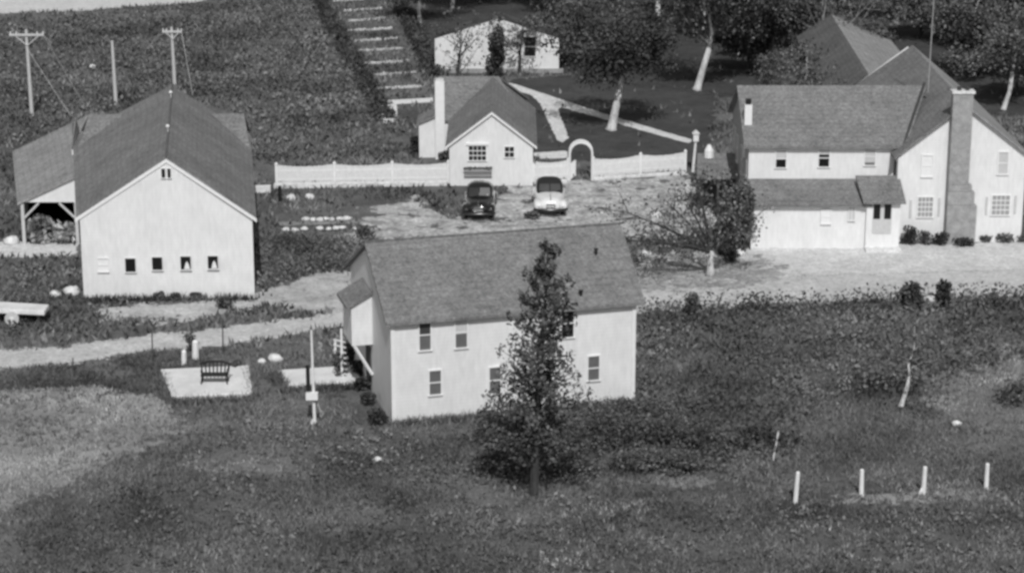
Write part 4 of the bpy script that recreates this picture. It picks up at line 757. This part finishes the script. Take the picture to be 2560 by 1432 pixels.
def tufts(X, Y, rs, h, w, nb=3):
    n = len(X); out = []
    for b in range(nb):
        a = rs.random(n) * 6.283; hh = h * (.5 + rs.random(n)); ln = hh * .45; ox = rs.normal(size=n) * w; oy = rs.normal(size=n) * w
        base = np.stack([X + ox, Y + oy, np.zeros(n)], 1); s = np.stack([np.cos(a), np.sin(a), np.zeros(n)], 1) * (w * .5)
        tip = base + np.stack([rs.normal(size=n) * ln, rs.normal(size=n) * ln, hh], 1); out += [np.stack([base - s, base + s, tip], 1)]
    return np.stack(out, 1).reshape(-1, 3)
rs = np.random.RandomState(300)
def clumpy(X, Y, rs, s, lo):                                   # thin out to drifts
    v = np.sin(X / s + 2 * np.sin(Y / s * .7)) * np.cos(Y / s * 1.3 + 1.7 * np.sin(X / s * .6)) + np.sin(X / s * 2.7 + Y / s * 1.9) * .5
    return rs.random(len(X)) < np.clip(.5 + .5 * v, lo, 1)
def thin(X, Y, rs, zones, keep):
    k = ~inside(X, Y, zones) | (rs.random(len(X)) < keep); return X[k], Y[k]
MOWN = ['field', 'pasture', 'lawn', 'forest_floor', 'dark_patch', 'stubble']
X, Y = scatter(rs, 100000, 75, 104); X, Y = thin(X, Y, rs, MOWN, .12); k = clumpy(X, Y, rs, 2.3, .12); o1 = mesh_np('grass', tufts(X[k], Y[k], rs, .15, .065, 4), 3, 'grass'); tag(o1, kind='stuff')
X, Y = scatter(rs, 60000, 104, 216); X, Y = thin(X, Y, rs, MOWN, .25); X, Y = thin(X, Y, rs, ['lawn', 'forest_floor'], .12); k = clumpy(X, Y, rs, 3.1, .15); o1 = mesh_np('grass', tufts(X[k], Y[k], rs, .26, .2), 3, 'grass'); tag(o1, kind='stuff')
X, Y = scatter(rs, 90000, 75, 112); k = inside(X, Y, ['field', 'pasture', 'sandy_edge', 'worn_grass']) | (inside(X, Y, ['meadow', 'stubble']) & (rs.random(len(X)) < .3)); X, Y = X[k], Y[k]; k = clumpy(X, Y, rs, 1.3, .3); o1 = mesh_np('dry_grass', tufts(X[k], Y[k], rs, .12, .06, 4), 3, 'drygrass'); tag(o1, kind='stuff')
# taller weeds: the rough ground right of the house, the slope behind the barn
def weedzone(n, px, h, w, seed, mat='weeds', s=2.0, ls=.11):
    rs = np.random.RandomState(seed); P = GP(px); xs = [p.x for p in P]; ys = [p.y for p in P]
    X = min(xs) + (max(xs) - min(xs)) * rs.random(n); Y = min(ys) + (max(ys) - min(ys)) * rs.random(n); k = (poly_sd(X, Y, P) > 0) & ~inside(X, Y, HARD, -.1)
    for B in BLD: k &= poly_sd(X, Y, B) < 0
    X, Y = X[k], Y[k]; k = clumpy(X, Y, rs, s, .2); X, Y = X[k], Y[k]; m = 5
    C = np.stack([np.repeat(X, m), np.repeat(Y, m), np.zeros(len(X) * m)], 1) + rs.normal(size=(len(X) * m, 3)) * (w, w, 0); C[:, 2] = h * rs.random(len(C)) ** 1.3
    tag(mesh_np('weeds', leaves(C, ls, rs, 1.6), 4, mat), kind='stuff')
weedzone(15000, [(1600, 770), (2600, 745), (2600, 900), (2100, 1000), (1900, 1200), (1500, 1200), (1200, 1200), (1180, 1090), (1590, 1010)], .5, .3, 301, 'weeds', 1.3)
weedzone(12000, [(0, 50), (760, 0), (1000, 300), (1050, 400), (640, 400), (640, 300), (430, 215), (0, 370)],   .42, .5, 302, 'weeds', 3.6, .18)
weedzone(2500, [(640, 600), (920, 600), (900, 680), (760, 690), (640, 730)], .5, .3, 303, 'weeds', 1.5)
weedzone(2200, [(1600, 752), (2600, 735), (2600, 775), (1600, 800)], 1.0, .25, 304, 'leaf_dark', 1.0)
weedzone(2500, [(0, 660), (190, 650), (195, 745), (640, 800), (640, 770), (0, 860)], .4, .3, 305, 'weeds', 1.5)

rs = np.random.RandomState(320); XS = []; YS = []
for p0, p1 in (((425, 1010), (640, 1000)), ((396, 936), (430, 1008)), ((706, 980), (915, 968)), ((688, 936), (712, 976)), ((632, 1000), (622, 925)), ((980, 1064), (1240, 1042)), ((1240, 1042), (1590, 1006)), ((200, 752), (632, 748))):
    a, b = at(*p0), at(*p1); f = rs.random(170); XS.append(a.x + (b.x - a.x) * f + rs.normal(size=170) * .08); YS.append(a.y + (b.y - a.y) * f - np.abs(rs.normal(size=170)) * .14)
tag(mesh_np('grass', tufts(np.concatenate(XS), np.concatenate(YS), rs, .3, .09, 5), 3, 'grass'), kind='stuff')

weedzone(5000, [(150, 1330), (560, 1060), (1180, 1090), (1300, 1230), (1900, 1270), (2600, 1280), (2700, 1450), (-50, 1450)], .26, .2, 306, 'weeds', 1.1)
